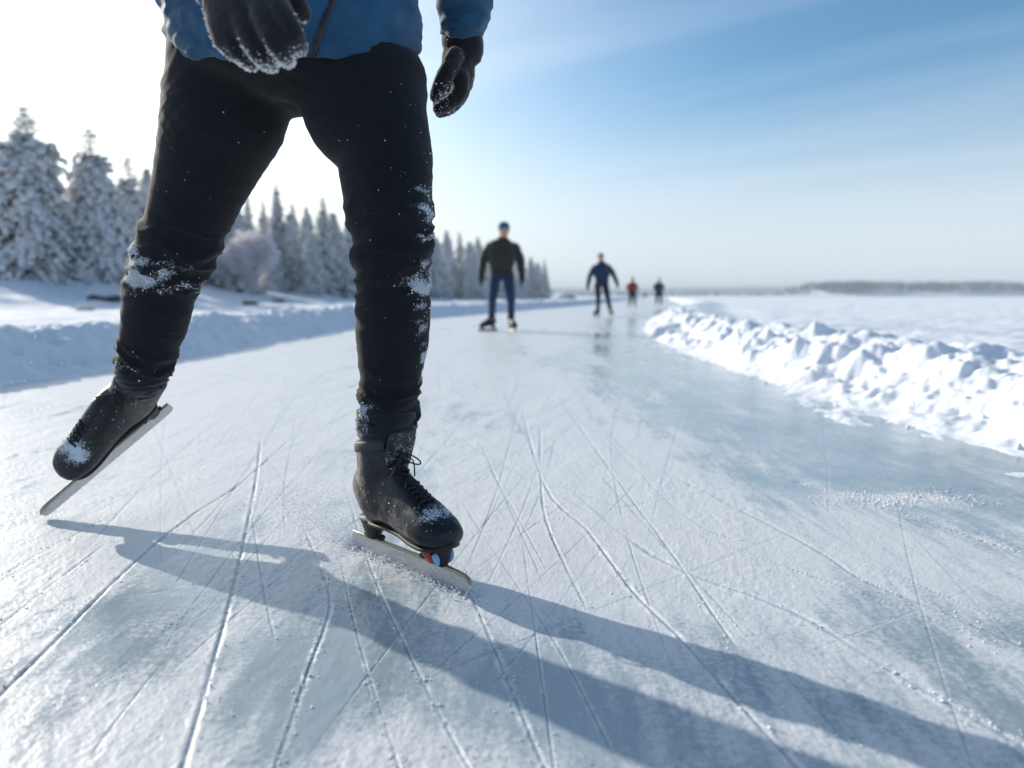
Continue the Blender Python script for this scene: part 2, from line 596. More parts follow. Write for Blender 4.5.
def shore_d(x, y):
    """signed distance to the land, positive inside"""
    best = np.full(x.shape, 1e9); inside = np.zeros(x.shape, bool)
    n = len(SH)
    for i in range(n):
        a = SH[i]; b_ = SH[(i + 1) % n]
        e = b_ - a
        wx = x - a[0]; wy = y - a[1]
        tt = np.clip((wx * e[0] + wy * e[1]) / (e @ e), 0, 1)
        best = np.minimum(best, (wx - tt * e[0]) ** 2 + (wy - tt * e[1]) ** 2)
        c1 = (a[1] > y) != (b_[1] > y)
        with np.errstate(divide='ignore', invalid='ignore'):
            xx = (b_[0] - a[0]) * (y - a[1]) / ((b_[1] - a[1]) if b_[1] != a[1] else 1e-9) + a[0]
        inside ^= c1 & (x < xx)
    d = np.sqrt(best)
    return np.where(inside, d, -d)


def snow_h(x, y):
    xl, cl = edge(LE, y); xr, crr = edge(RE, y)
    n1 = fbm(x * 2.3, y * 2.3, o=4)
    n2 = fbm(x * 7 + 40, y * 7, o=3)
    n3 = fbm(x * 0.35 - 11, y * 0.35, o=3)
    r_ = np.hypot(x, y)
    dl = (xl - x) * cl + 0.16 * n1 + 0.05 * n2
    dr = (x - xr) * crr + 0.17 * n1 + 0.06 * n2
    # left bank: steep face to the ice, then a plateau
    lump = 0.16 * (1 - np.abs(n1) * 2.2) + 0.07 * n2
    # wind carved sastrugi, rotated
    u = x * 0.8 + y * 0.6; v = -x * 0.6 + y * 0.8
    sas = np.abs(fbm(u * 0.5, v * 1.4 + 5, o=4))
    hl = sstep(-0.02, 0.55, dl) * 0.25 + (lump * 0.55 + 0.12 * fbm(x * 1.1 + 5, y * 1.1, o=3)) * np.exp(-((dl - 0.65) / 0.45) ** 2) - 0.10 * sstep(0.9, 2.8, dl)
    hl = hl + sstep(0.8, 3, dl) * (0.13 * n3 - 0.10 * sas + 0.04)
    # right bank: ploughed ridge of lumps, then the open lake snow
    dr2 = dr
    body = 0.27 * sstep(-0.02, 0.75, dr2) - 0.17 * sstep(0.85, 2.0, dr2)
    cl_ = 1 - np.clip(np.abs(fbm(x * 3.6, y * 3.6 + 3, o=2)) * 2.6, 0, 1)
    cl2 = 1 - np.clip(np.abs(fbm(x * 9, y * 9 + 13, o=2)) * 2.6, 0, 1)
    clod = np.clip(fbm(x * 5.2 + 7, y * 5.2, o=2), 0, 1)
    env = np.exp(-((dr2 - 0.6) / 0.55) ** 2)
    hr = body + env * (0.018 * (0.55 - cl_) + 0.004 * (0.5 - cl2) + 0.085 * clod + 0.13 * n1 + 0.025 * n2) * sstep(0.0, 0.25, dr2)
    hr = hr + sstep(1.0, 3, dr2) * (0.07 * n3 - 0.08 * sas + 0.03 + 0.05 * np.clip(fbm(x * 1.1, y * 1.1 + 31, o=3) - 0.12, 0, 1))
    thin = -0.006 + 0.020 * n2 + 0.034 * n1
    h = np.where(dl > 0, hl, np.where(dr > 0, hr, -0.06))
    # thin feathered snow along both feet
    h = np.where((dl <= 0) & (dl > -0.25), np.maximum(-0.06, thin + 0.05 * dl), h)
    h = np.where((dr <= 0) & (dr > -0.5), np.maximum(-0.06, thin + 0.05 * dr), h)
    h = np.where((dl > 0) & (dl < 0.3), np.maximum(hl, thin), h)
    h = np.where((dr > 0) & (dr < 0.3), np.maximum(hr, thin), h)
    sd = shore_d(x, y)
    n4 = fbm(x * 0.22 + 3, y * 0.22, o=4)
    hs = sstep(-3.5, 7, sd + 2.5 * n4) * 1.25 + np.clip(sd - 6, 0, 60) * 0.03 + sstep(0, 5, sd) * (0.45 * n4 + 0.18 * n3)
    h = h + np.maximum(hs, 0)
    return h


def snow_z(x, y):
    return float(snow_h(np.array([float(x)]), np.array([float(y)]))[0])


def polar(rows, cols, hf):
    R, A = np.meshgrid(rows, cols, indexing='ij')
    x = R * np.sin(A); y = R * np.cos(A)
    z = hf(x, y)
    m, n = R.shape
    i = np.arange(m - 1)[:, None] * n; j = np.arange(n - 1)[None]
    F = np.stack([i + j, i + n + j, i + n + j + 1, i + j + 1], -1).reshape(-1, 4)
    return x, y, z, F


def rows_from(r0, r1, fn):
    r = [r0]
    while r[-1] < r1:
        r.append(r[-1] + fn(r[-1]))
    return np.array(r)


def cols_for(d):
    a = list(np.arange(-40, 40.001, d))
    s = d
    while a[-1] < 180:
        s = min(s * 1.25, 3.0); a.append(min(a[-1] + s, 180.0))
    s = d
    while a[0] > -180:
        s = min(s * 1.25, 3.0); a.insert(0, max(a[0] - s, -180.0))
    return np.radians(np.array(a))


srows = rows_from(1.3, 3100, lambda r: r * (0.0042 if r < 14 else 0.009 if r < 140 else 0.04))
x, y, z, F = polar(srows, cols_for(0.105), snow_h)
far = sstep(150, 400, np.hypot(x, y))
z = z * (1 - far) + 0.02 * far
me = mesh_np('snow_field', np.stack([x.ravel(), y.ravel(), z.ravel()], 1), F)
snow = link('snow_field', me, M_snow)
tag(snow, kind='structure')

# ------------------------------------------------------------------ ice with carved skate tracks
_gx, _gy = G(905, 498)[:2]
SCR = []          # (points, width m, depth m, ridge, darkness)


def scr(px, w, d, ridge=0.6):
    SCR.append((np.array([G(*p)[:2] for p in px]), w, d, ridge))


scr([(-60, 745), (0, 695), (135, 562), (195, 513), (245, 480), (300, 430)], .007, .0035, .8)
scr([(160, 800), (182, 768), (215, 655), (240, 560), (256, 480), (262, 430)], .007, .004, .8)
scr([(268, 790), (280, 755), (310, 665), (330, 605), (320, 565), (300, 520)], .005, .002, 1.0)
scr([(340, 470), (370, 565), (415, 665), (462, 755), (490, 800)], .004, .0015, 1.0)
scr([(340, 560), (360, 645), (395, 755), (405, 800)], .003, .001, .8)
scr([(455, 560), (480, 615), (512, 690), (545, 768), (565, 800)], .0045, .002, 1.0)
scr([(-30, 650), (0, 625), (55, 582), (110, 540)], .004, .002, .5)
scr([(-40, 600), (0, 577), (55, 545), (120, 512)], .004, .0025, .5)
scr([(250, 500), (262, 580), (275, 640)], .0035, .0018, .3)
scr([(165, 650), (185, 615), (262, 515), (330, 440)], .0035, .0018, .4)
scr([(540, 420), (541, 480), (546, 520), (565, 565), (590, 615)], .005, .0028, .8)
scr([(520, 400), (542, 480), (587, 530), (632, 590), (677, 635), (732, 695), (792, 760), (830, 800)], .006, .0035, 1.0)
scr([(560, 400), (617, 480), (662, 540), (707, 605), (742, 655)], .0045, .0025, .8)
scr([(640, 460), (797, 540), (862, 580), (942, 612), (1024, 647), (1060, 660)], .006, .003, .7)
scr([(600, 430), (682, 515), (762, 545)], .004, .0015, 1.0)
scr([(700, 445), (792, 480), (892, 510), (1012, 550), (1060, 565)], .006, .0015, 1.0)
scr([(560, 480), (650, 555), (787, 610), (872, 660), (942, 700), (1012, 740), (1060, 770)], .009, .001, 1.3)
scr([(150, 690), (300, 560), (420, 470), (480, 400)], .0035, .0015, .4)
scr([(0, 545), (110, 520), (250, 470), (330, 440)], .003, .0012, .3)
scr([(0, 418), (60, 405), (130, 398)], .010, .006, .3)
scr([(0, 458), (50, 450), (110, 440)], .010, .005, .3)
scr([(150, 470), (185, 457), (210, 450)], .006, .004, .2)
scr([(400, 700), (560, 560), (640, 480)], .0025, .001, .4)
scr([(620, 768), (560, 650), (500, 560), (460, 500)], .003, .0012, .6)
scr([(470, 560), (500, 480), (520, 400)], .003, .0015, .3)
scr([(80, 768), (180, 640), (300, 500)], .003, .001, .5)
r0 = random.Random(3)
for k in range(430):
    y0 = 0.7 + 9 * r0.random() ** 1.5
    x0 = r0.uniform(-3.0, 1.6)
    L = r0.uniform(0.6, 4.0)
    a = r0.gauss(0.10, 0.24) if k % 5 else r0.gauss(0.2, 0.6)
    cv = r0.gauss(0, 0.06)
    pts = []
    for s_ in np.linspace(0, 1, 7):
        aa = a + cv * (s_ - .5) * L
        pts.append((x0, y0)); x0 += math.sin(aa) * L / 6; y0 += math.cos(aa) * L / 6
    SCR.append((np.array(pts), r0.uniform(.0012, .0032), r0.uniform(.0006, .0018), r0.uniform(.1, .9)))


def ice_fields(x, y, sp):
    """height, frost, groove, ridge"""
    base = fbm(x * 1.1 + 3, y * 0.5, o=4)
    strk = fbm(x * 5 + 8, y * 1.1, o=4)
    fr = 0.92 + 0.75 * base + 0.55 * strk
    # clear bands: the right lane and three worn patches
    xl, _ = edge(LE, y); xr, _ = edge(RE, y)
    wgt = sstep(1.55, 0.5, xr - x + 0.35 * fbm(x * 1.5, y * 0.6 + 9, o=3)) * sstep(1.0, 2.2, y)
    fr = fr - 0.50 * wgt
    lane = np.exp(-((x - (0.45 + 0.06 * y)) / 0.28) ** 2) * sstep(9, 3, y)
    fr = fr - 0.22 * lane
    for (cx, cy, sx, sy, am) in ((-0.27, 1.02, 0.10, 0.22, .75), (-0.60, 1.25, 0.13, 0.22, .35), (0.05, 0.98, .14, .16, .55), (0.55, 1.15, .35, .2, .25)):
        fr = fr - am * np.exp(-((x - cx) / sx) ** 2 - ((y - cy) / sy) ** 2)
    for q_ in range(6):
        cx_, cy_ = G(350 - 17 * q_, 541 - 11 * q_)[:2]
        fr = fr + .5 * np.exp(-((x - cx_) ** 2 + (y - cy_) ** 2) / (.035 + .012 * q_) ** 2)
    fr = fr + 1.1 * np.exp(-((x - _gx) / .13) ** 2 - ((y - _gy) / .07) ** 2) * (.6 + fbm(x * 20, y * 20, o=3))
    fr = np.clip(fr, 0.02, 1.15)
    fr = fr + .34 * fbm(x * 13, y * 7 + 2, o=4) * sstep(7, 2, y)
    near = sstep(9, 3, y)
    h = 0.0022 * fbm(x * 9, y * 4, o=4) * near + 0.004 * base
    g1 = fbm(x * 55, y * 38, o=3); g2 = fbm(x * 150 + 2, y * 110, o=2)
    fine = sstep(4.5, 1.5, y)
    h = h + fine * np.clip(fr, 0, 1) * (0.0018 * g1 * (0.35 + 1.8 * np.clip(fbm(x * 3, y * 2 + 5, o=2) + .05, 0, 1)) + 0.0007 * g2)
    gro = np.zeros_like(x); rid = np.zeros_like(x)
    for pts, w, d, ri in SCR:
        # smooth the polyline
        n = len(pts)
        t_ = np.linspace(0, n - 1, (n - 1) * 4 + 1)
        i = np.minimum(t_.astype(int), n - 2); f = (t_ - i)[:, None]
        p0 = pts[np.maximum(i - 1, 0)]; p1 = pts[i]; p2 = pts[i + 1]; p3 = pts[np.minimum(i + 2, n - 1)]
        Q = 0.5 * ((2 * p1) + (-p0 + p2) * f + (2 * p0 - 5 * p1 + 4 * p2 - p3) * f ** 2 + (-p0 + 3 * p1 - 3 * p2 + p3) * f ** 3)
        mrg = 0.05
        lo = Q.min(0) - mrg; hi = Q.max(0) + mrg
        sel = np.flatnonzero((x > lo[0]) & (x < hi[0]) & (y > lo[1]) & (y < hi[1]))
        if not len(sel): continue
        xs = x[sel]; ys = y[sel]
        best = np.full(len(sel), 1e9); par = np.zeros(len(sel))
        for k in range(len(Q) - 1):
            a_ = Q[k]; e = Q[k + 1] - a_
            b0 = np.minimum(a_, Q[k + 1]) - mrg; b1 = np.maximum(a_, Q[k + 1]) + mrg
            m = np.flatnonzero((xs > b0[0]) & (xs < b1[0]) & (ys > b0[1]) & (ys < b1[1]))
            if not len(m): continue
            wx = xs[m] - a_[0]; wy = ys[m] - a_[1]
            tt = np.clip((wx * e[0] + wy * e[1]) / (e @ e + 1e-12), 0, 1)
            dd = np.hypot(wx - tt * e[0], wy - tt * e[1])
            up = dd < best[m]
            best[m] = np.where(up, dd, best[m]); par[m] = np.where(up, (k + tt) / (len(Q) - 1), par[m])
        sps = sp[sel]
        jit = 1 + 0.35 * noise(xs * 40, ys * 40)
        we = np.maximum(w, sps * 0.9) * jit
        fade = sstep(0, .12, par) * sstep(1, .88, par) * (0.65 + 0.6 * noise(xs * 6, ys * 6))
        fade = np.clip(fade, 0, 1) * np.minimum(1, w / np.maximum(w, sps * 0.9)) ** 0.6
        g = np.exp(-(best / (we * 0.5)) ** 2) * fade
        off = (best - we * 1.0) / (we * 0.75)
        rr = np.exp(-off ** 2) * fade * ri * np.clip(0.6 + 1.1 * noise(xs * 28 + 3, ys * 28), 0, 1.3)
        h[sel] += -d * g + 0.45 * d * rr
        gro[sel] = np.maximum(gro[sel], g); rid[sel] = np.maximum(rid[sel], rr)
    return h, fr, gro, rid


irows = np.concatenate([[0.02, 0.15, 0.3, 0.45, 0.55], rows_from(0.62, 230, lambda r: min(r * r / 407 * 1.05, 0.0085 * r) if r < 40 else .05 * r)])
icols = cols_for(0.074)
R, A = np.meshgrid(irows, icols, indexing='ij')
x = (R * np.sin(A)).ravel(); y = (R * np.cos(A)).ravel()
spc = np.maximum(R * np.radians(0.074), np.minimum(R * R / 407, .0085 * R) * 0.5).ravel()
spc = np.where(np.abs(A.ravel()) > rad(41), spc * 6, spc)
h, fr, gro, rid = ice_fields(x, y, spc)
m_, n_ = R.shape
i = np.arange(m_ - 1)[:, None] * n_; j = np.arange(n_ - 1)[None]
F = np.stack([i + j, i + n_ + j, i + n_ + j + 1, i + j + 1], -1).reshape(-1, 4)
# the sheet follows the track: squeeze its width to just outside the snow edges
xl, _ = edge(LE, y); xr, _ = edge(RE, y)
keep = (x > xl - 1.5 - 0.02 * np.abs(y)) & (x < xr + 1.5 + 0.02 * np.abs(y)) & (np.abs(y) < 200)
F = F[keep[F].all(1)]
used = np.zeros(len(x), bool); used[F.ravel()] = True
remap = np.cumsum(used) - 1
me = mesh_np('ice_track', np.stack([x, y, h], 1)[used], remap[F])
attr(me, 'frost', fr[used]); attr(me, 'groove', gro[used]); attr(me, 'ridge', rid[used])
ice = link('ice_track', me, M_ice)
tag(ice, kind='structure')

# loose crumbs on the ice, thrown chips and dust
pts = []; sz = []
rc = np.random.default_rng(21)
for k in range(9000):
    Y = 0.62 + 5 * rc.random() ** 1.8
    X = rc.uniform(-0.78, 0.78) * Y * 1.05
    if X > np.interp(Y, RE[:, 0], RE[:, 1]) or X < np.interp(Y, LE[:, 0], LE[:, 1]): continue
    dens = float(fbm(np.array([X * 2.5]), np.array([Y * 1.0]), o=3)[0])
    if rc.random() > 0.25 + 1.6 * dens: continue
    s_ = 0.0004 + 0.0016 * rc.random() ** 4
    pts.append((X, Y, s_ * 0.2)); sz.append(s_)
for pts_, w, d, ri in SCR[:17]:                          # crumbs along the ridges
    for k in range(int(220 * ri)):
        q = rc.random() * (len(pts_) - 1); i0 = int(q); p = pts_[i0] + (pts_[i0 + 1] - pts_[i0]) * (q - i0)
        p = p + rc.normal(0, .010, 2)
        pts.append((p[0], p[1], 0.0005)); sz.append(0.0006 + 0.0018 * rc.random() ** 3)
# small drift at the right by the bank
gx, gy = G(905, 498)[:2]
for k in range(2200):
    a_ = rc.normal(0, 1, 2)
    pts.append((gx + a_[0] * .12 + a_[1] * .03, gy + a_[1] * .045 + .015 * math.sin(a_[0] * 3), 0.001)); sz.append(0.0005 + 0.0022 * rc.random() ** 3)
o = link('ice_crumbs', crumbs_mesh(np.array(pts), sz, 'ice_crumbs', 0.6, 4), M_crumb)
tag(o, 'white crumbs of shaved ice scattered over the track', 'ice crumbs', kind='stuff')

# lumps of ploughed snow along the banks
pts = []; sz = []
for k in range(600):
    Y = 1.6 + 22 * rc.random() ** 1.7
    right = rc.random() < 0.68
    xe = np.interp(Y, *( (RE[:, 0], RE[:, 1]) if right else (LE[:, 0], LE[:, 1])))
    dd = abs(rc.normal(0.35, 0.35)) - 0.05
    X = xe + dd if right else xe - dd
    s_ = 0.004 + 0.026 * rc.random() ** 5
    if dd < 0.25: s_ *= 0.5
    pts.append((X, Y, 0)); sz.append(s_)
pts = np.array(pts); sz = np.array(sz)
pts[:, 2] = np.maximum(snow_h(pts[:, 0], pts[:, 1]), 0) + sz * 0.2
me = crumbs_mesh(pts, sz, 'snow_lumps', 0.8, 9, 8, 6)
V = co(me); Nn = vnorm(me)
setco(me, V + Nn * (0.004 * fbm(V[:, 0] * 60, V[:, 1] * 60, V[:, 2] * 60, o=2))[:, None])
o = link('snow_lumps', me, M_snow)
tag(o, 'broken lumps of ploughed snow lying on both banks', 'snow lumps', kind='stuff')


# ------------------------------------------------------------------ trees
def add_quads(mb, C, U, Vv):
    V = np.stack([C - U - Vv, C + U - Vv, C + U + Vv, C - U + Vv], 1).reshape(-1, 3)
    F = np.arange(len(C) * 4).reshape(-1, 4)
    mb.add(V, F)


def spruce(seed, H, Rm, snowy, spikes, bare_top=0.72, pw=0.85):
    """trunk, crown and snow meshes, base at the origin"""
    r = np.random.default_rng(seed)
    tk = MB(); cr_ = MB(); sn = MB()
    lean = r.normal(0, 0.012, 2)
    ax = lambda z: np.array([lean[0] * z, lean[1] * z, z])
    tk.tube([(ax(0) - [0, 0, .4], .020 * H), (ax(.15 * H), .016 * H), (ax(.5 * H), .010 * H), (ax(.85 * H), .004 * H), (ax(H), .001 * H)], ns=8, sub=3)
    QC = []; QU = []; QV = []
    BV, BF, BT = ball_np(7, 5)
    bl = []
    z = 0.05 * H
    while z < 0.985 * H:
        t_ = z / H
        R_ = Rm * (1 - t_) ** pw * (0.9 + 0.25 * r.random()) + 0.05 + (.16 * Rm if Rm > 1.65 else 0.0) * float(sstep(.6, .72, t_)) * min(1.0, (1 - t_) / .28)
        nb_ = max(4, int(6 + 5 * (1 - t_)))
        ph = r.random() * 6.28
        for k in range(nb_):
            if r.random() < 0.10: continue
            a = ph + 2 * math.pi * k / nb_ + r.normal(0, .18)
            L = R_ * r.uniform(0.70, 1.18)
            dr_ = np.array([math.cos(a), math.sin(a), 0])
            side = np.array([-math.sin(a), math.cos(a), 0])
            load = snowy * (1 - sstep(bare_top, bare_top + .16, t_))
            droop = (0.55 * load + 0.18) * (1 - 0.45 * t_)
            rise = 0.30 * t_ + 0.10
            ns_ = max(4, int(L / 0.085))
            s_ = np.linspace(0.08, 1, ns_)
            zz = rise * s_ * L - droop * (s_ ** 2) * L + 0.03 * np.sin(s_ * 9 + a)
            C = ax(z)[None] + dr_[None] * (s_ * L)[:, None] + np.array([0, 0, 1])[None] * zz[:, None]
            C = C + side[None] * (r.normal(0, .05) * s_ * L)[:, None]
            # sprays of needles to both sides and hanging below
            for rep in range(2):
                wd = (0.10 + 0.20 * L * (1 - s_ * 0.75)) * (0.6 + 0.6 * r.random(ns_))
                sg = r.choice([-1, 1], ns_)
                hang = r.uniform(0.1, 0.9, ns_) * (0.35 + 0.7 * load)
                U = side[None] * (sg * wd)[:, None] * 0.5 + dr_[None] * (wd * 0.35)[:, None] * 0.5
                U[:, 2] -= wd * hang * 0.5
                Vv = dr_[None] * (0.03 + 0.03 * r.random(ns_))[:, None] + side[None] * (r.normal(0, .012, ns_))[:, None]
                QC.append(C + U); QU.append(U); QV.append(Vv)
            # snow loads
            if load > 0.03:
                for q in range(ns_):
                    if r.random() > load * 1.15: continue
                    w_ = (0.06 + 0.155 * math.sin(min(1, s_[q] + .15) * math.pi * 0.85) * min(1, L / 0.8)) * r.uniform(.7, 1.35)
                    S = np.array([max(.07, 0.085 * 1.2), w_, w_ * r.uniform(.38, .7)])
                    if q == ns_ - 1: S[2] *= 1.3
                    Rt = np.stack([dr_, side, [0, 0, 1]], 1)
                    v = (BV * S * (1 + 0.25 * r.normal(0, 1, (len(BV), 1)).clip(-1, 1))) @ Rt.T
                    v[:, 2] += 0.55 * S[2] + (v @ dr_) * ((zz[min(q + 1, ns_ - 1)] - zz[max(q - 1, 0)]) / (2 * L / ns_))
                    bl.append(v + C[q])
                    if r.random() < load * 0.95:       # clods hanging on the side sprays
                        sg = r.choice([-1, 1])
                        c2 = C[q] + side * sg * w_ * r.uniform(1.0, 1.9) + np.array([0, 0, -w_ * r.uniform(.3, 1.1)])
                        v2 = (BV * S * r.uniform(.6, 1.0)) @ Rt.T
                        bl.append(v2 + c2)
        z += (0.038 * H + 0.02) * r.uniform(.75, 1.2) * (1 - 0.45 * t_)
    add_quads(cr_, np.concatenate(QC), np.concatenate(QU), np.concatenate(QV))
    if bl:
        B = np.array(bl); n = len(B)
        off = (np.arange(n) * len(BV))[:, None, None]
        sn.add(B.reshape(-1, 3), (BF[None] + off).reshape(-1, 4), (BT[None] + off).reshape(-1, 3))
    return tk.mesh('trunk'), cr_.mesh('crown', False), (sn.mesh('snow_load') if bl else None)


def hoar_bush(seed, H):
    r = np.random.default_rng(seed)
    st = MB(); cr_ = MB()
    QC = []; QU = []; QV = []
    for k in range(26):
        a = k * 2.399; e = math.sqrt((k + .5) / 26)
        p2 = np.array([math.cos(a) * e * .36 * H, math.sin(a) * e * .36 * H, H * (.36 + .56 * math.sqrt(1 - .9 * e * e) * r.uniform(.75, 1.0))])
        p1 = np.array([p2[0] * .35, p2[1] * .35, p2[2] * .5])
        st.tube([((0, 0, -.3), .022), (p1, .012), (p2, .004)], ns=5, sub=4)
        for q in range(420):
            s_ = r.uniform(.45, 1.02)
            base = (1 - s_) * p1 + s_ * p2
            d = r.normal(0, 1, 3); d /= np.linalg.norm(d)
            c_ = base + d * H * .105 * r.random() ** .5
            u = d * H * .014 * r.uniform(.6, 1.5)
            v = np.cross(d, r.normal(0, 1, 3)); v = v / np.linalg.norm(v) * .018
            QC.append(c_); QU.append(u); QV.append(v)
    add_quads(cr_, np.array(QC), np.array(QU), np.array(QV))
    return st.mesh('stem'), cr_.mesh('crown', False), None


VAR = {
    'big': spruce(1, 7.0, 2.3, 1.0, 0, .66, .82),
    'big2': spruce(2, 6.4, 1.7, 1.0, 0, .66, .80),
    'full': spruce(3, 6.5, 1.6, .95, 0, .84, .95),
    'full2': spruce(9, 6.0, 1.6, 1.0, 0, .90, .85),
    'dark': spruce(4, 7.5, 1.35, .40, 0, .80, 1.0),
    'dark2': spruce(5, 7.0, 1.25, .45, 0, .75, 1.0),
    'mid': spruce(6, 6.0, 1.35, .7, 0, .78, .95),
}
VH = {'big': 7.0, 'big2': 6.4, 'full': 6.5, 'full2': 6.0, 'dark': 7.5, 'dark2': 7.0, 'mid': 6.0}
BUSH = hoar_bush(8, 2.6)
# position in the photo (x, tip y), distance, kind, width factor, label
TREES = [
    (22, 105, 29, 'big', 1.0, 'tallest snow-laden spruce at the far left, its bare brown tip in the sun glow'),
    (88, 128, 31, 'big2', 1.0, 'snow-laden spruce with a ragged dark tip, second in from the left'),
    (-32, 128, 30, 'big', .95, 'snow-laden spruce cut by the left edge of the photo'),
    (127, 157, 35, 'big2', .95, 'white spruce third from the left, just left of the skater\'s knee'),
    (148, 166, 40, 'full', 1.0, 'thin-topped white spruce touching the outer side of the skater\'s bent leg'),
    (60, 196, 44, 'full2', 1.0, 'small white spruce in the gap between the two big left spruces'),
    (110, 212, 47, 'full2', .95, 'low white spruce half hidden behind the second left spruce'),
    (-6, 172, 42, 'full', 1.05, 'white spruce behind the tallest one at the left'),
    (175, 176, 42, 'full', 1.0, 'white spruce hidden mostly behind the skater\'s rear thigh'),
    (208, 182, 44, 'full2', 1.0, 'white spruce just behind the rear knee of the skater'),
    (232, 196, 43, 'full2', 1.15, 'heavily snowed spruce whose right side shows beside the rear thigh'),
    (247, 193, 52, 'dark', .8, 'dark ragged spruce top behind the round hoarfrosted tree'),
    (262, 199, 56, 'dark2', .9, 'faint dark spruce tip just left of the tallest spruce between the legs'),
    (277, 184, 47, 'dark', .95, 'tallest dark spruce seen between the skater\'s legs'),
    (287, 212, 50, 'full', 1.1, 'white snow-covered spruce just right of the tallest dark one between the legs'),
    (293, 202, 60, 'dark2', 1.0, 'distant greyish spruce tip between the two dark spruces'),
    (306, 205, 57, 'mid', .95, 'narrow grey-white spruce left of the right-hand dark spruce between the legs'),
    (321, 196, 49, 'dark2', 1.05, 'dark spruce at the right of the gap between the skater\'s legs'),
    (334, 212, 52, 'full', 1.15, 'white snow-laden spruce close to the skater\'s inner front knee'),
    (311, 232, 47, 'full2', .95, 'short white spruce at the foot of the right-hand dark spruce'),
    (270, 232, 46, 'full2', .85, 'short white spruce at the foot of the tallest dark spruce'),
    (349, 208, 58, 'mid', 1.0, 'grey-white spruce at the inner edge of the front leg'),
    (365, 212, 58, 'full', 1.0, 'white spruce hidden behind the skater\'s front knee'),
    (385, 214, 62, 'dark2', 1.0, 'dark spruce hidden behind the skater\'s front shin'),
    (405, 216, 64, 'full', 1.0, 'white spruce behind the outer edge of the front knee'),
    (425, 222, 66, 'mid', 1.0, 'grey-white spruce half covered by the outside of the front leg'),
    (436, 236, 66, 'full2', 1.0, 'white spruce just emerging right of the front leg'),
    (448, 229, 70, 'mid', .9, 'first pointed spruce right of the skater\'s front leg'),
    (460, 231, 73, 'dark2', .9, 'darker pointed spruce second to the right of the front leg'),
    (470, 241, 70, 'full2', 1.0, 'low white spruce between the front leg and the man in the dark green jacket'),
    (479, 236, 78, 'mid', 1.0, 'pointed spruce just left of the shoulder of the man in the dark green jacket'),
    (492, 240, 82, 'full', 1.0, 'white spruce behind the body of the man in the dark green jacket'),
    (506, 244, 86, 'mid', 1.0, 'spruce behind the right side of the man in the dark green jacket'),
    (520, 248, 90, 'full', 1.0, 'white spruce just past the right shoulder of the man in the dark green jacket'),
    (530, 256, 94, 'mid', 1.1, 'short spruce third from the right end of the tree row'),
    (537, 262, 98, 'full2', 1.1, 'small white spruce second from the right end of the tree row'),
    (545, 259, 101, 'dark2', .9, 'thin upright spruce standing last at the right end of the tree row'),
]
proto = {}


def place_tree(name, meshes, mats, parts, loc, sc_, wf, rz, label, cat, group):
    t_ = empty(name, loc, rz)
    t_.scale = (sc_ * wf, sc_ * wf, sc_)
    tag(t_, label, cat, group)
    for me_, ma_, pn in zip(meshes, mats, parts):
        if me_ is None: continue
        if not me_.materials: me_.materials.append(ma_)
        o_ = bpy.data.objects.new(pn, me_)
        COL.objects.link(o_)
        o_.parent = t_
    return t_


for q, (px, tip, Y, kd, wf, lab) in enumerate(TREES):
    top = P(px, tip, Y)
    gz = snow_z(top[0], Y)
    Hh = top[2] - gz
    place_tree('spruce_tree', VAR[kd], (M_bark, M_needles, M_treesnow), ('trunk', 'crown', 'snow_load'),
               (top[0], Y, gz), Hh / VH[kd], wf * (1.0 if Y < 45 else 1.15), q * 2.399, lab, 'spruce', 'snowy spruces along the left shore')
for (px, py, Y, lab) in ((251, 228, 40, 'round pinkish-white hoarfrosted bush tree standing in front of the spruces between the legs'),
                         (226, 246, 41, 'low white frosted bush beside the skater\'s rear thigh')):
    top = P(px, py, Y); gz = snow_z(top[0], Y)
    place_tree('frosted_bush', BUSH, (M_twig, M_twig, None), ('stem', 'crown', 'x'), (top[0], Y, gz), (top[2] - gz) / 2.45, 1.0, Y, lab, 'bush', 'frosted bushes')

# dark stones in the snow of the shore
for q, (px, py, s_, lab) in enumerate([(83, 278, .22, 'small dark stone poking from the shaded snow slope at the left'),
                                       (250, 291, .30, 'dark snow-capped stone on the slope between the skater\'s legs'),
                                       (277, 277, .32, 'dark rock at the foot of the spruces between the legs'),
                                       (566, 290, 1.3, 'long dark rock on the snowy point right of the tree row'),
                                       (100, 262, .5, 'snow-covered boulder on the crest below the second left spruce')]):
    Y = (19, 30, 38, 105, 25)[q]
    gp = P(px, py, Y)
    mb = MB().ball((0, 0, 0), (s_, s_ * .7, s_ * (.6 if q != 3 else .3)), nu=24, nv=16)
    me = mb.mesh('boulder')
    V = co(me); nn = V / np.linalg.norm(V, axis=1)[:, None]
    setco(me, V * (1 + .35 * fbm(nn[:, 0] * 1.8 + q, nn[:, 1] * 1.8, nn[:, 2] * 1.8 + .1, o=3))[:, None])
    root = link('boulder', me, M_rock)
    root.location = (gp[0], Y, snow_z(gp[0], Y) + s_ * .1)
    tag(root, lab, 'boulder', 'stones on the left shore')
    mb = MB().ball((0, 0, 0), (s_ * 1.08, s_ * .8, s_ * .38), nu=24, nv=12)
    me = mb.mesh('snow_cap'); V = co(me); nn = V / np.linalg.norm(V, axis=1)[:, None]
    V = V * (1 + .3 * fbm(nn[:, 0] * 1.8 + q, nn[:, 1] * 1.8, nn[:, 2] + .1, o=3))[:, None] + [0, s_ * .12, s_ * (.42 if q != 3 else .22)]
    setco(me, V); me.materials.append(M_treesnow)
    cpo = bpy.data.objects.new('snow_cap', me); COL.objects.link(cpo); cpo.parent = root

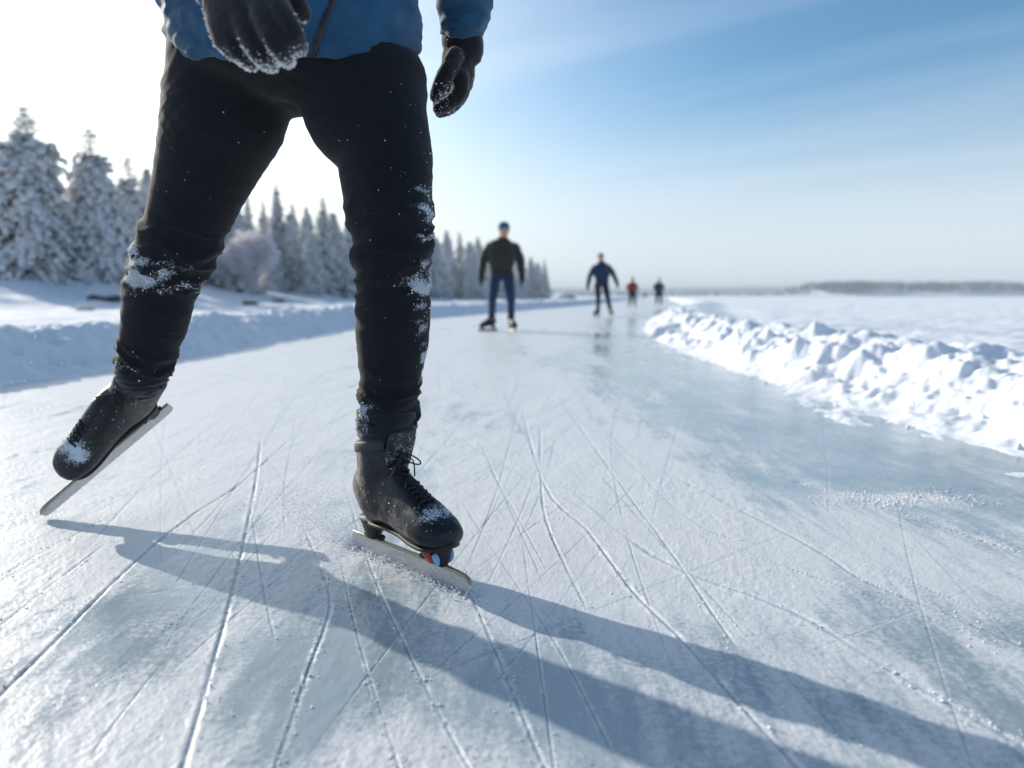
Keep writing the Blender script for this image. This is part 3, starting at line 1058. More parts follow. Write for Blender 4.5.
# ------------------------------------------------------------------ far shore
def far_hills(x, y):
    px_ = 512 + x / y * F_PX
    hgt = 3.0 + 7.0 * sstep(820, 860, px_ + 12 * fbm(px_ * .02, 0 * px_, o=2)) + 1.8 * fbm(px_ * .012, y * .003, o=3)
    return hgt


xs = np.linspace(60, 1500, 240); ys = np.array([860, 880, 905, 940, 1000, 1100])
prof = np.array([-0.5, 2.0, .6, .8, 1.0, .9]); prof[1] = .35
X, Y_ = np.meshgrid(xs, ys, indexing='ij')
base = 1.0 + 1.6 * fbm(xs * .004, 0 * xs, o=3) + 9.0 * sstep(365, 430, xs) + 1.2 * fbm(xs * .011 + 4, 0 * xs, o=3)
Z = base[:, None] * prof[None]
i = np.arange(len(xs) - 1)[:, None] * len(ys); j = np.arange(len(ys) - 1)[None]
F = np.stack([i + j, i + len(ys) + j, i + len(ys) + j + 1, i + j + 1], -1).reshape(-1, 4)
o = link('far_hills', mesh_np('far_hills', np.stack([X.ravel(), Y_.ravel(), Z.ravel()], 1), F), M_snow)
tag(o, kind='structure')
mb = MB()
CV, CF, CT = ball_np(5, 3)
fv = []; rf = np.random.default_rng(77)
for k in range(5200):
    X_ = rf.uniform(80, 1300); Yk = rf.uniform(872, 1060)
    dens = float(fbm(np.array([X_ * .010]), np.array([Yk * .012]), o=3)[0])
    on = 1.0 if X_ > 390 else 0.25
    if rf.random() > on * (0.62 + 1.5 * dens): continue
    zz = float(np.interp(X_, xs, base)) * (0.5 + .5 * min(1, (Yk - 872) / 90))
    hh = rf.uniform(7, 12) * (1 if X_ > 390 else .5)
    a = np.arange(6) * math.pi / 3 + rf.random()
    ring = np.stack([np.cos(a) * hh * .27, np.sin(a) * hh * .27, np.full(6, .5) + rf.random(6)], 1)
    ring2 = np.stack([np.cos(a + .5) * hh * .18, np.sin(a + .5) * hh * .18, np.full(6, hh * .5)], 1)
    V = np.vstack([ring, ring2, [[0, 0, hh]]]) + [X_, Yk, zz - .5]
    F4 = [[q, (q + 1) % 6, 6 + (q + 1) % 6, 6 + q] for q in range(6)]
    F3 = [[6 + q, 6 + (q + 1) % 6, 12] for q in range(6)]
    mb.add(V, F4, F3)
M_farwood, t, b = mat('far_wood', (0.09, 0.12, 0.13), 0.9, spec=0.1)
t.links.new(mix(t, ramp(t, tnoise(t, 0.02, 5, .6), 0.50, 0.70), (0.022, 0.050, 0.085), (0.36, 0.42, 0.50)), b.inputs['Base Color'])  # dark tone tinted blue: distance haze put into the wood colour, patched with snow
o = mb.build('far_forest', M_farwood, smooth=False)
tag(o, 'low hazy forest along the far shore at the right', 'forest', kind='stuff')
# a second, fainter shore farther off
xs = np.linspace(-100, 3200, 160); ys = np.array([2300, 2360, 2500, 2700])
bs = 25 + 9 * fbm(xs * .0016, 0 * xs, o=3) + 2.5 * fbm(xs * .02, 0 * xs, o=3)
X, Y_ = np.meshgrid(xs, ys, indexing='ij')
Z = bs[:, None] * np.array([-.3, .8, 1.0, 1.1])[None]
i = np.arange(len(xs) - 1)[:, None] * len(ys); j = np.arange(len(ys) - 1)[None]
F = np.stack([i + j, i + len(ys) + j, i + len(ys) + j + 1, i + j + 1], -1).reshape(-1, 4)
M_hill, t, b = mat('wooded_hill', (0.05, 0.085, 0.12), 0.9)
o = link('distant_hills', mesh_np('distant_hills', np.stack([X.ravel(), Y_.ravel(), Z.ravel()], 1), F), M_hill)
tag(o, kind='structure')

# ------------------------------------------------------------------ boots and skates (local: x toe, z up, origin mid blade)
BL = 0.395


def frame_mat(origin, xdir, up):
    xd = np.array(xdir, float); xd /= np.linalg.norm(xd)
    up = np.array(up, float); up -= (up @ xd) * xd; up /= np.linalg.norm(up)
    yd = np.cross(up, xd)
    M = Matrix.Identity(4)
    for k in range(3):
        M[k][0] = xd[k]; M[k][1] = yd[k]; M[k][2] = up[k]; M[k][3] = origin[k]
    return M


def add_snow(me, fn):
    V = co(me)
    attr(me, 'snow', np.clip(fn(V), 0, 1))


def crumbs_on(me, weight, n, smin, smax, seed, name='snow_crust', lift=0.3, pw=3):
    """points on the surface where weight is high"""
    r = np.random.default_rng(seed)
    V = co(me); Nn = vnorm(me)
    w_ = np.clip(weight, 0, None); w_ = w_ / w_.sum()
    idx = r.choice(len(V), n, p=w_)
    s_ = smin + (smax - smin) * r.random(n) ** pw
    pts = V[idx] + Nn[idx] * (s_ * lift)[:, None] + r.normal(0, .0008, (n, 3))
    return crumbs_mesh(pts, s_, name, 0.85, seed)


def boot_frame(M0, sx, dx):
    S_ = Matrix.Identity(4); S_[0][0] = sx; S_[0][3] = dx
    return M0 @ S_


def make_skate(M0, parent, shaft, detail=True, snow_fn=None, laces=True, bow=1, sx=1.0, dx=0.0, flap=True):
    M = boot_frame(M0, sx, dx)
    root_parts = []
    mb = MB()
    xs_ = [-.150, -.138, -.115, -.085, -.045, 0, .045, .085, .115, .140, .156, .163]
    zb = [.098, .080, .074, .074, .077, .075, .070, .067, .068, .073, .082, .094]
    zt = [.135, .180, .205, .215, .212, .190, .168, .150, .137, .126, .116, .104]
    w_ = [.014, .032, .039, .041, .040, .040, .044, .049, .049, .042, .030, .010]
    st = [((x_, 0, (a + b_) / 2), c_, (b_ - a) / 2) for x_, a, b_, c_ in zip(xs_, zb, zt, w_)]
    mb.tube(st, lat=(0, 1, 0), ns=28, sub=5, power=2.35)
    s0 = np.array([-.082, 0, .12]); s1 = np.array(shaft, float)
    d = s1 - s0
    mb.tube([(s0, .040, .064), (s0 + d * .45, .046, .067), (s0 + d * .8, .051, .067), (s1, .053, .067)], lat=(0, 1, 0), ns=26, sub=5)
    me = fuse(mb, 0.0030 if detail else .008, 14 if detail else 2, 'skate_boot')
    V = co(me); Nn = vnorm(me)
    # creases across the instep, seams
    cre = np.exp(-((V[:, 0] - .035) / .05) ** 2) * sstep(.10, .15, V[:, 2])
    V = V + Nn * (0.0018 * fbm(V[:, 0] * 22, V[:, 1] * 22, V[:, 2] * 22 + .1, o=3))[:, None]
    setco(me, V)
    if snow_fn: add_snow(me, snow_fn)
    else: attr(me, 'snow', np.zeros(len(V)))
    crust = None
    if snow_fn and detail:
        crust = crumbs_on(me, snow_fn(V) ** 1.5 * (Nn[:, 2] > -.1), 260, .0005, .0017, 3)
    me.transform(M)
    boot = link('skate_boot', me, M_boot, parent)

    def sub(mb_, name, mat_, smooth=True):
        m_2 = mb_.mesh(name, smooth); m_2.transform(M)
        return link(name, m_2, mat_, boot)
    # sole
    mb = MB()
    st = [((x_, 0, zz_), ww, .006) for x_, zz_, ww in zip([-.135, -.115, -.08, -.03, .02, .07, .115, .145, .160], [.084, .078, .077, .080, .079, .074, .073, .078, .087], [.008, .022, .029, .030, .033, .041, .043, .031, .008])]
    mb.tube(st, lat=(0, 1, 0), ns=20, sub=4, power=3)
    sub(mb, 'sole', M_rubber)
    # blade: steel strip, rounded ends, with a folded top profile
    mb = MB()
    L2 = BL / 2
    prof_ = [(-L2, .016), (-L2 + .004, .034)] + [(x_, .036) for x_ in np.linspace(-L2 + .02, L2 - .03, 12)] + [(L2 - .012, .033), (L2 - .003, .026), (L2, .014), (L2 - .004, .004)] + [(x_, 0.0) for x_ in np.linspace(L2 - .02, -L2 + .02, 12)] + [(-L2 + .003, .004)]
    pr = np.array(prof_); n = len(pr)
    th_ = .0016
    Va = np.column_stack([pr[:, 0], np.full(n, -th_), pr[:, 1]]); Vb = Va.copy(); Vb[:, 1] = th_
    cA = np.array([[0, -th_, .018]]); cB = np.array([[0, th_, .018]])
    Vt = np.vstack([Va, Vb])
    jj = np.arange(n); k2 = (jj + 1) % n
    # side caps as strips between top and bottom rows
    F4 = np.stack([jj, k2, n + k2, n + jj], 1)
    me2 = bpy.data.meshes.new('blade')
    me2.from_pydata([tuple(v) for v in Vt], [], [list(f_) for f_ in F4] + [list(range(n))[::-1], list(range(n, 2 * n))])
    me2.update(); me2.transform(M0)
    link('blade', me2, M_steel, boot)
    mb = MB()
    mb.tube([((-L2 + .004, 0, .0350), .0042, .0032), ((0, 0, .0375), .0044, .0034), ((L2 - .05, 0, .0375), .0044, .0034), ((L2 - .012, 0, .0335), .0042, .003), ((L2 - .001, 0, .022), .003, .003)], lat=(0, 1, 0), ns=12, sub=5, power=4)
    mpf = mb.mesh('blade_profile'); mpf.transform(M0)
    link('blade_profile', mpf, M_brass, boot)
    # heel post and toe binding
    mb = MB()
    mb.tube([((-.118, 0, .040), .013, .018), ((-.116, 0, .055), .017, .022), ((-.112, 0, .082), .028, .034)], lat=(0, 1, 0), ns=18, sub=4, power=3)
    mb.ball((-.085, 0, .044), (.007, .010, .007))
    mb.ball((-.140, 0, .042), (.007, .008, .005))
    sub(mb, 'heel_post', M_rubber)
    mb = MB()
    mb.tube([((.118, 0, .038), .010, .020), ((.118, 0, .052), .016, .026), ((.112, 0, .078), .026, .034)], lat=(0, 1, 0), ns=18, sub=4, power=3)
    mb.ball((.07, 0, .043), (.014, .009, .006))
    sub(mb, 'toe_binding', M_rubber)
    for sg in (-1, 1):
        mb = MB()
        mb.tube([((.110, sg * .017, .046), .004, .009), ((.112, sg * .022, .056), .005, .011), ((.106, sg * .026, .066), .005, .009)], lat=(0, 1, 0), ns=12, sub=3)
        sub(mb, 'binding_clip', M_red)
        mb = MB()
        mb.tube([((.130, sg * .014, .043), .004, .006), ((.133, sg * .018, .054), .006, .008), ((.128, sg * .020, .064), .005, .007)], lat=(0, 1, 0), ns=12, sub=3)
        sub(mb, 'binding_lever', M_lblue)
    if detail:
        # padded collar and tongue
        ax_ = d / np.linalg.norm(d)
        fwd = np.array([1, 0, 0]) - ax_[0] * ax_; fwd /= np.linalg.norm(fwd)
        mb = MB()
        ring = []
        for a in np.linspace(-2.5, 2.5, 26):
            e = fwd * (-math.cos(a)) * .066 + np.array([0, 1, 0]) * math.sin(a) * .053
            ring.append((s1 + e + ax_ * (-.006 - .012 * math.cos(a)), .0110, .0030))
        mb.tube(ring, lat=tuple(ax_), ns=10, sub=2)
        sub(mb, 'collar', M_grey)
        mb = MB()
        f0 = s1 + fwd * .058
        tp = [f0 - ax_ * .045 - fwd * .004, f0 - ax_ * .01 + fwd * .004, f0 + ax_ * .016 + fwd * .011, f0 + ax_ * .034 + fwd * .014]
        mb.tube([(tp[0], .030, .007), (tp[1], .033, .008), (tp[2], .034, .0085), (tp[3], .028, .006)], lat=(0, 1, 0), ns=18, sub=5, power=3)
        mt = mb.mesh('tongue')
        if not flap: mt.transform(Matrix.Translation((-.012, 0, -.022)))
        smooth_mesh(mt, 1)
        attr(mt, 'snow', np.full(len(mt.vertices), .45)); mt.transform(M)
        link('tongue', mt, M_boot, boot)
        # laces
        from mathutils.bvhtree import BVHTree
        import bmesh
        bm = bmesh.new(); bm.from_mesh(boot.data)
        Mi = M.inverted() if parent is None else M.inverted()
        W2 = parent.matrix_basis if parent else Matrix.Identity(4)
        bm.transform(Mi @ W2)
        bv = BVHTree.FromBMesh(bm); bm.free()

        def surf(x_, y_, dirv=(-.6, 0, -1), lift=.0022):
            o_ = Vector((x_, y_, .30)) - Vector(dirv) * 0
            # walk down towards the instep
            dv = Vector(dirv).normalized()
            st_ = Vector((x_, y_, .14)) - dv * .15
            hit = bv.ray_cast(st_, dv)
            if hit[0] is None: return np.array([x_, y_, .16])
            return np.array(hit[0] + hit[1] * lift)
        mb = MB()
        rows = [.060, .040, .020, .002, -.015]
        rows = [.072, .055, .038, .021, .004]
        pl = [surf(x_, -.015) for x_ in rows]; pr2 = [surf(x_, .015) for x_ in rows]
        hs = []
        for q in (.50, .62, .74):      # rows up the shaft front
            c_ = s0 + d * (q + .1)
            for sg, lst in ((-1, pl), (1, pr2)):
                dv = -Vector(fwd)
                stt = Vector(c_ + np.array([0, sg * .016, 0])) + Vector(fwd) * .12
                hit = bv.ray_cast(stt, dv)
                if hit[0] is not None: lst.append(np.array(hit[0] + hit[1] * .0022))
        nn_ = min(len(pl), len(pr2))
        for q in range(nn_):
            mid = (pl[q] + pr2[q]) / 2 + np.array([.003, 0, .004])
            mb.tube([(pl[q], .0022), (mid, .0022), (pr2[q], .0022)], lat=(0.1, 0, 1), ns=8, sub=4)
            if q + 1 < nn_:
                for A_, B_ in ((pl[q], pr2[q + 1]), (pr2[q], pl[q + 1])):
                    mid = (A_ + B_) / 2 + np.array([.004, 0, .005])
                    mb.tube([(A_, .0020), (mid, .0020), (B_, .0020)], lat=(0.1, 0, 1), ns=8, sub=4)
            for p_ in (pl[q], pr2[q]):
                mb.ball(p_, .0036, nu=8, nv=6)
        top_ = (pl[nn_ - 1] + pr2[nn_ - 1]) / 2 + np.array([.006, 0, .004])
        mb.ball(top_, (.006, .007, .006))
        for sg, sc_ in ((bow, 1.0), (-bow, .6)):
            lp = [top_ + np.array([0, 0, 0])]
            for a, rr in ((.35, .6), (.15, .95), (-.1, 1.0), (-.25, .75), (-.1, .3)):
                pass
            Lp = []
            for a in np.linspace(0, 1, 9):
                ang_ = a * 2 * math.pi
                u_ = (1 - math.cos(ang_)) / 2; v_ = math.sin(ang_) * .16
                Lp.append(top_ + sc_ * (u_ * np.array([.040, sg * .052, -.030]) + v_ * np.array([.05, -sg * .01, .08])))
            mb.tube([(p_, .0016) for p_ in Lp], lat=(0.2, .1, 1), ns=8, sub=4)
            mb.tube([(top_, .0015), (top_ + np.array([.012, -sg * .02, -.012]) * sc_, .0015), (top_ + np.array([.016, -sg * .022, -.045]) * sc_, .0015)], lat=(0.3, .1, 1), ns=8, sub=4)
        sub(mb, 'laces', M_lace)
        if crust:
            crust.transform(M)
            tag(link('snow_crust', crust, M_crumb, boot), kind='stuff')
    return boot


def garment(mb, voxel, it, name, folds=None, snow=None, pre=None):
    me = fuse(mb, voxel, it, name)
    if pre: pre(me)
    V = co(me); Nn = vnorm(me)
    if folds is not None:
        V = V + Nn * folds(V)[:, None]
        setco(me, V)
        smooth_mesh(me, 1, .4)
    add_snow(me, snow if snow else (lambda q: np.zeros(len(q))))
    return me


def gauss(V, c_, s_):
    return np.exp(-(((V - np.asarray(c_)) / np.asarray(s_)) ** 2).sum(1))


def seg_param(V, A, B):
    A = np.asarray(A); B = np.asarray(B); e = B - A
    return ((V - A) @ e) / (e @ e)


def ridged(q):
    return (1 - np.clip(np.abs(q) * 2.4, 0, 1)) ** 1.6


# ------------------------------------------------------------------ the near skater
sk = empty('person', tuple(G(330, 540) * [1, 1, 0]))
tag(sk, 'skater close to the camera in blue jacket, black trousers and snowy gloves', 'person')

pf = lambda px, py, Y: P(px, py, Y)
wpx = lambda hw, Y: hw / F_PX * Y
# front leg outline measured row by row (y, left, right, distance)
FL = [(74, 300, 424, 1.62), (110, 303, 430, 1.60), (150, 334, 433, 1.56), (190, 343, 432, 1.52), (232, 350, 432, 1.48), (255, 353, 430, 1.465),
      (285, 356, 430, 1.47), (320, 356, 430, 1.48), (350, 357, 427, 1.49), (380, 359, 420, 1.50), (400, 359, 417, 1.505), (418, 358, 417, 1.51)]
RL = [(66, 174, 288, 1.65), (110, 163, 288, 1.665), (150, 156, 268, 1.68), (187, 151, 247, 1.69), (223, 143, 229, 1.70), (250, 134, 218, 1.71),
      (288, 124, 197, 1.72), (316, 122, 190, 1.735), (342, 119, 180, 1.75), (358, 117, 174, 1.76), (367, 117, 171, 1.765)]


def leg_st(rows, k=1.0, bfac=(.95, .98)):
    cen = [pf((l + r_) / 2, y_, Y) for y_, l, r_, Y in rows]
    out_ = []
    n = len(rows)
    for q, (y_, l, r_, Y) in enumerate(rows):
        a_ = cen[max(q - 1, 0)]; b_ = cen[min(q + 1, n - 1)]
        tt = (b_ - a_) / np.linalg.norm(b_ - a_)
        c_ = math.sqrt(1 - tt[0] ** 2)
        hw = wpx((r_ - l) / 2, Y) * c_ * k
        out_.append((cen[q], hw, hw * bfac[0]))
    return out_


tr = MB()
tr.tube(leg_st(FL), ns=36, sub=5)
tr.tube(leg_st(RL), ns=36, sub=5)
pel = [(pf(296, 20, 1.60), wpx(104, 1.6), .145), (pf(296, 45, 1.61), wpx(119, 1.6), .150), (pf(297, 70, 1.625), wpx(120, 1.62), .145), (pf(297, 94, 1.635), wpx(66, 1.64), .11), (pf(296, 106, 1.64), wpx(30, 1.64), .075), (pf(296, 111, 1.64), wpx(13, 1.64), .055), (pf(296, 116, 1.64), wpx(4, 1.64), .03)]
tr.tube(pel, ns=40, sub=5)
kneeF = pf(391, 245, 1.465); ankF = pf(389, 410, 1.505); hipF = pf(362, 60, 1.61)
kneeR = pf(176, 255, 1.71); ankR = pf(144, 367, 1.765); hipR = pf(232, 60, 1.66)
cro = pf(297, 112, 1.64)


def folds_tr(V):
    front = V[:, 0] > cro[0] - .002
    f_ = np.zeros(len(V))
    for knee, ank, hip, side in ((kneeF, ankF, hipF, front), (kneeR, ankR, hipR, ~front)):
        s_ = seg_param(V, knee, ank)            # 0 at the knee, 1 at the ankle
        u_ = seg_param(V, hip, knee)
        e1 = (ank - knee) / np.linalg.norm(ank - knee)
        al = (V - knee) @ e1 + .30 * (V[:, 0] - knee[0]) * np.sin(((V - knee) @ e1) * 9 + 1) + .012 * noise(V[:, 0] * 14, V[:, 2] * 9)
        n1 = fbm(V[:, 0] * 7, V[:, 1] * 7 + 2, al * 20, o=2)
        n2 = fbm(V[:, 0] * 9 + 5, V[:, 1] * 9, al * 52, o=2)
        kz = np.exp(-(al / .075) ** 2); az = sstep(.66, .95, s_)
        th_ = sstep(.0, .3, u_) * (1 - sstep(.8, 1, u_))
        sh = sstep(.1, .3, s_) * (1 - sstep(.6, .8, s_))
        amp = .0105 * kz + .0125 * az + .0012 * th_ + .0016 * sh
        f_ += side * amp * (1.25 * ridged(n1) - .45) + side * .0032 * (.6 * kz + az) * (ridged(n2) - .4)
    # drag lines from the crotch and hips
    dC = V - cro
    diag = np.abs(dC[:, 0]) * .55 + dC[:, 2]
    w1 = np.exp(-((V[:, 2] - cro[2] - .06) / .12) ** 2)
    f_ += .0030 * w1 * (ridged(fbm(dC[:, 0] * 4, V[:, 1] * 4, diag * 24, o=2)) - .35)
    return f_


def snow_tr(V):
    def at(px, py, Y, sx, sz): return gauss(V, pf(px, py, Y - .07), (sx, .14, sz))
    s_ = .62 * at(150, 272, 1.73, .085, .022) + .45 * at(185, 287, 1.74, .09, .016) + .75 * at(134, 262, 1.73, .03, .05)
    s_ = s_ + .50 * at(424, 290, 1.48, .022, .07) + .26 * at(412, 283, 1.48, .04, .018) + .35 * at(425, 215, 1.5, .02, .05) + .25 * at(415, 190, 1.5, .04, .03)
    s_ = s_ + .55 * at(150, 366, 1.9, .09, .022) + .45 * at(424, 370, 1.52, .02, .10) + .5 * at(366, 412, 1.54, .04, .02)
    s_ = s_ + .22
    s_ = s_ * (1 + 1.5 * fbm(V[:, 0] * 18, V[:, 1] * 18, V[:, 2] * 40, o=3))
    return np.where(V[:, 2] > .98, .05, s_)


_f0 = folds_tr


def smooth_top(me_):
    V0 = co(me_); smooth_mesh(me_, 60, .6); V1 = co(me_)
    k_ = (sstep(.88, .96, V0[:, 2]) * (1 - sstep(1.10, 1.16, V0[:, 2])))[:, None]
    setco(me_, V0 + (V1 - V0) * k_)


me = garment(tr, 0.0042, 3, 'trousers', folds_tr, snow_tr, pre=smooth_top)
V = co(me); Nn = vnorm(me)
wt = np.clip(snow_tr(V) - .3, 0, 1) ** 1.6 * (Nn[:, 1] < .5) * np.clip(.25 + 2.2 * fbm(V[:, 0] * 22, V[:, 1] * 22, V[:, 2] * 34, o=3), 0, 1.5)
cr1 = crumbs_on(me, wt, 2000, .0004, .0017, 5)
wt = (Nn[:, 2] > -.3) * (V[:, 2] < .95) * 1.0 + 0.02
cr2 = crumbs_on(me, wt, 95, .0006, .0016, 6)
trousers = link('trousers', me, M_pants, sk)
tag(link('snow_crust', cr1, M_crumb, trousers), kind='stuff')
tag(link('snow_specks', cr2, M_crumb, trousers), kind='stuff')

# socks / under-cuffs
for st in ([(pf(389, 405, 1.505), wpx(28, 1.5), .056), (pf(386.5, 422, 1.51), wpx(31.5, 1.5), .064), (pf(385, 434, 1.515), wpx(28, 1.5), .056), (pf(384, 448, 1.52), wpx(20, 1.5), .04)],
           [(pf(a, b_, c_), wpx(d_, c_), wpx(d_, c_)) for a, b_, c_, d_ in [(143, 362, 1.76, 24), (142, 377, 1.77, 25), (141, 392, 1.785, 18)]]):
    mb = MB(); mb.tube(st, ns=28, sub=5)
    me = garment(mb, .0036, 2, 'sock', lambda V: .005 * (ridged(fbm(V[:, 0] * 10, V[:, 1] * 10, V[:, 2] * 70, o=2)) - .4), lambda V: .15 + .65 * gauss(V, pf(365, 426, 1.50), (.035, .1, .03)))
    link('sock', me, M_sock, sk)

# boots
h0 = G(353, 545); t0 = G(471, 596)
d0 = (t0 - h0) / np.linalg.norm(t0 - h0)
c0 = (h0 + t0) / 2 + [0, 0, -.0015]
MF = frame_mat(c0, d0, (0.03, 0, 1))
# shaft top in the boot's own frame
st_top = np.array(boot_frame(MF, .95, -.008).inverted() @ Vector(pf(383, 441, 1.515)))
print('front shaft local', st_top)
snF = lambda V: np.clip(.50 * np.exp(-((V[:, 0] - .115) / .022) ** 2) * sstep(.11, .135, V[:, 2]) + .12 * sstep(.09, .15, V[:, 2]) + .10, 0, 1)
make_skate(MF, sk, (st_top[0], st_top[1], st_top[2]), True, snF, bow=-1, sx=.95, dx=-.008)

tipR = G(46, 518); hR = P(167, 416, 1.96)
dR_ = (tipR - hR) / np.linalg.norm(tipR - hR)
cR = tipR - dR_ * BL / 2 + np.array([0, 0, .002])
MR = frame_mat(cR, dR_, (-.09, -.86, .52))
st_top = np.array(boot_frame(MR, .90, -.045).inverted() @ Vector(P(141, 380, 1.78)))
print('rear shaft local', st_top)
snR = lambda V: np.clip(.58 * np.exp(-((V[:, 0] - .09) / .035) ** 2) * sstep(.11, .14, V[:, 2]) + .12 * sstep(.09, .15, V[:, 2]) + .12, 0, 1)
make_skate(MR, sk, tuple(st_top), True, snR, bow=-1, sx=.90, dx=-.045, flap=False)

# jacket
cx = P(296, 45, 1.62)
hem = np.array([cx[0], 1.60, cx[2] + .0])
JC = [(np.array([cx[0], 1.635, 1.060]), wpx(116, 1.62), .185), (np.array([cx[0], 1.625, 1.085]), wpx(119, 1.62), .190), (np.array([cx[0], 1.60, 1.14]), wpx(121, 1.6), .185), (np.array([cx[0], 1.56, 1.24]), .265, .175),
      (np.array([cx[0], 1.49, 1.40]), .265, .165), (np.array([cx[0], 1.42, 1.52]), .24, .14), (np.array([cx[0], 1.38, 1.60]), .13, .10), (np.array([cx[0], 1.35, 1.66]), .080, .080)]
jk = MB()
jk.tube(JC, ns=44, sub=5)
shR = np.array([cx[0] - .20, 1.41, 1.50]); elR = np.array([cx[0] - .15, 1.22, 1.20]); wrR = P(232, -20, 1.10)
shL = np.array([cx[0] + .20, 1.43, 1.50]); wrL = P(461, 40, 1.745); elL = P(470, -92, 1.66)
jk.tube([(shR, .085), (shR * .6 + elR * .4, .075), (elR, .065), (elR * .5 + wrR * .5, .058), (wrR, .050)], ns=26, sub=5)
jk.tube([(shL, .085), (shL * .5 + elL * .5, .075), (elL, .060), (elL * .5 + wrL * .5, .054), (P(464, 16, 1.72), .053), (P(462, 33, 1.74), .046), (P(461, 39, 1.745), .043)], ns=30, sub=5)


def folds_j(V):
    n1 = fbm(V[:, 0] * 5 + 2, V[:, 1] * 5, V[:, 2] * 16, o=3)
    n2 = fbm(V[:, 0] * 9, V[:, 1] * 9, V[:, 2] * 30, o=2)
    hemz = sstep(1.16, 1.02, V[:, 2])
    arm = sstep(cx[0] + .26, cx[0] + .30, V[:, 0])
    f_ = (.010 + .006 * arm) * (ridged(n1) - .4) + .004 * (ridged(n2) - .4)
    f_ += .004 * np.sin(V[:, 2] * 55 + 3 * noise(V[:, 0] * 5, V[:, 1] * 5)) * arm
    return f_


me = garment(jk, .006, 3, 'jacket', folds_j)
jacket = link('jacket', me, M_jacket, sk)
# zip and hem band
from mathutils.bvhtree import BVHTree
import bmesh


def bvh_world(o_):
    bm = bmesh.new(); bm.from_mesh(o_.data)
    M_ = Matrix.Identity(4); q = o_.parent
    while q is not None:
        M_ = q.matrix_basis @ M_; q = q.parent
    bm.transform(M_)
    bv = BVHTree.FromBMesh(bm); bm.free()
    return bv


bj = bvh_world(jacket)


def on(bv, px, py, lift=.001):
    hit = bv.ray_cast(Vector((0, 0, CAM_H)), Vector(ray(px, py)).normalized())
    return None if hit[0] is None else np.array(hit[0] + hit[1] * lift)


zp = [on(bj, 311 + (333 - 311) * (1 - q) ** 1.0, 56 * q, .0012) for q in np.linspace(1.0, -1.2, 14)]
zp = [p for p in zp if p is not None]
if len(zp) > 3:
    mb = MB(); mb.tube([(p, .0075, .0025) for p in zp], lat=(1, 0, 0), ns=10, sub=3, power=4)
    mb.build('zip', M_zip, jacket)
    mb = MB(); mb.tube([(p + np.array([0, -.002, 0]), .0022, .002) for p in zp], lat=(1, 0, 0), ns=8, sub=3)
    mb.build('zip_teeth', M_rubber, jacket)


# gloves
def fingers(mb, chains):
    for ch in chains:
        mb.tube([(np.asarray(p), r_) for p, r_ in ch], lat=(0, 1, .2), ns=14, sub=4)
        mb.ball(ch[-1][0], ch[-1][1]); mb.ball(ch[0][0], ch[0][1])


g = MB()
Yh = 1.08
g.tube([(P(222, -40, 1.11), .044, .036), (P(232, -18, 1.10), .044, .034), (P(240, 2, 1.09), .056, .030), (P(250, 18, 1.08), .062, .028), (P(262, 32, 1.08), .058, .025)], lat=(.8, 0, .5), ns=24, sub=4)
r1 = .0150
fingers(g, [
    [(P(215, 4, 1.09), .017), (P(226, 28, 1.075), .0155), (P(239, 50, 1.075), .0145), (P(251, 62, 1.10), .0125)],
    [(P(236, 6, 1.075), .018), (P(248, 32, 1.06), .0165), (P(261, 53, 1.06), .0155), (P(270, 63, 1.09), .0130)],
    [(P(256, 2, 1.07), .018), (P(267, 26, 1.05), .0165), (P(279, 47, 1.05), .0155), (P(286, 58, 1.08), .0130)],
    [(P(272, -6, 1.07), .018), (P(283, 16, 1.05), .0165), (P(293, 34, 1.05), .0150), (P(299, 46, 1.08), .0130)],
    [(P(258, -30, 1.09), .020), (P(280, -14, 1.08), .0175), (P(295, 2, 1.085), .0150), (P(303, 13, 1.10), .0125)],
])
me = garment(g, .0028, 3, 'glove', lambda V: .0016 * fbm(V[:, 0] * 60, V[:, 1] * 60, V[:, 2] * 60, o=2), lambda V: np.full(len(V), .2))
V = co(me); Nn = vnorm(me)
# frost clings to the lit lower-left rim and the finger tips
tipz = sstep(P(0, 40, 1.07)[2], P(0, 66, 1.07)[2], V[:, 2])
lowedge = np.clip(-(Nn[:, 2]) * .8 + .1, 0, 1)
wt = np.clip(tipz * 1.2 * (Nn[:, 2] < .3) + .0, 0, 1) + 1.0 * lowedge ** 3 + .25 * np.clip(-Nn[:, 0] - .6, 0, 1) + .01
vw = V - np.array([0, 0, CAM_H]); vw /= np.linalg.norm(vw, axis=1)[:, None]
rim = 1 - np.abs((Nn * vw).sum(1))
c1_ = crumbs_on(me, wt * (rim ** 3 + .04 * tipz) * (V[:, 1] < 1.2), 1700, .0004, .0016, 11, pw=2.2)
gl = link('glove', me, M_glove, sk)
tag(link('snow_crust', c1_, M_crumb, gl), kind='stuff')

g = MB()
g.tube([(P(461, 26, 1.74), .038, .036), (P(462, 38, 1.745), .046, .042), (P(463, 50, 1.75), .047, .042), (P(459, 60, 1.75), .039, .040), (P(458, 78, 1.75), .038, .045), (P(459, 90, 1.75), .030, .042)], ns=24, sub=4)
ch = []
for q in range(4):
    Yq = 1.715 + .022 * q
    dx_ = (0, 2, 2, 0)[q]; dl_ = (0, 3, 1, -4)[q]
    ch.append([(P(461 + dx_, 78, Yq), .0190), (P(459 + dx_, 93, Yq), .0190), (P(449 + dx_, 103 + dl_, Yq), .0175), (P(438 + dx_, 109 + dl_, Yq), .0135)])
ch.append([(P(455, 56, 1.71), .020), (P(447, 72, 1.69), .0195), (P(440, 86, 1.685), .0175), (P(435, 97, 1.69), .0130)])
fingers(g, ch)
me = garment(g, .003, 3, 'glove', lambda V: .0016 * fbm(V[:, 0] * 60, V[:, 1] * 60, V[:, 2] * 60, o=2), lambda V: np.full(len(V), .2))
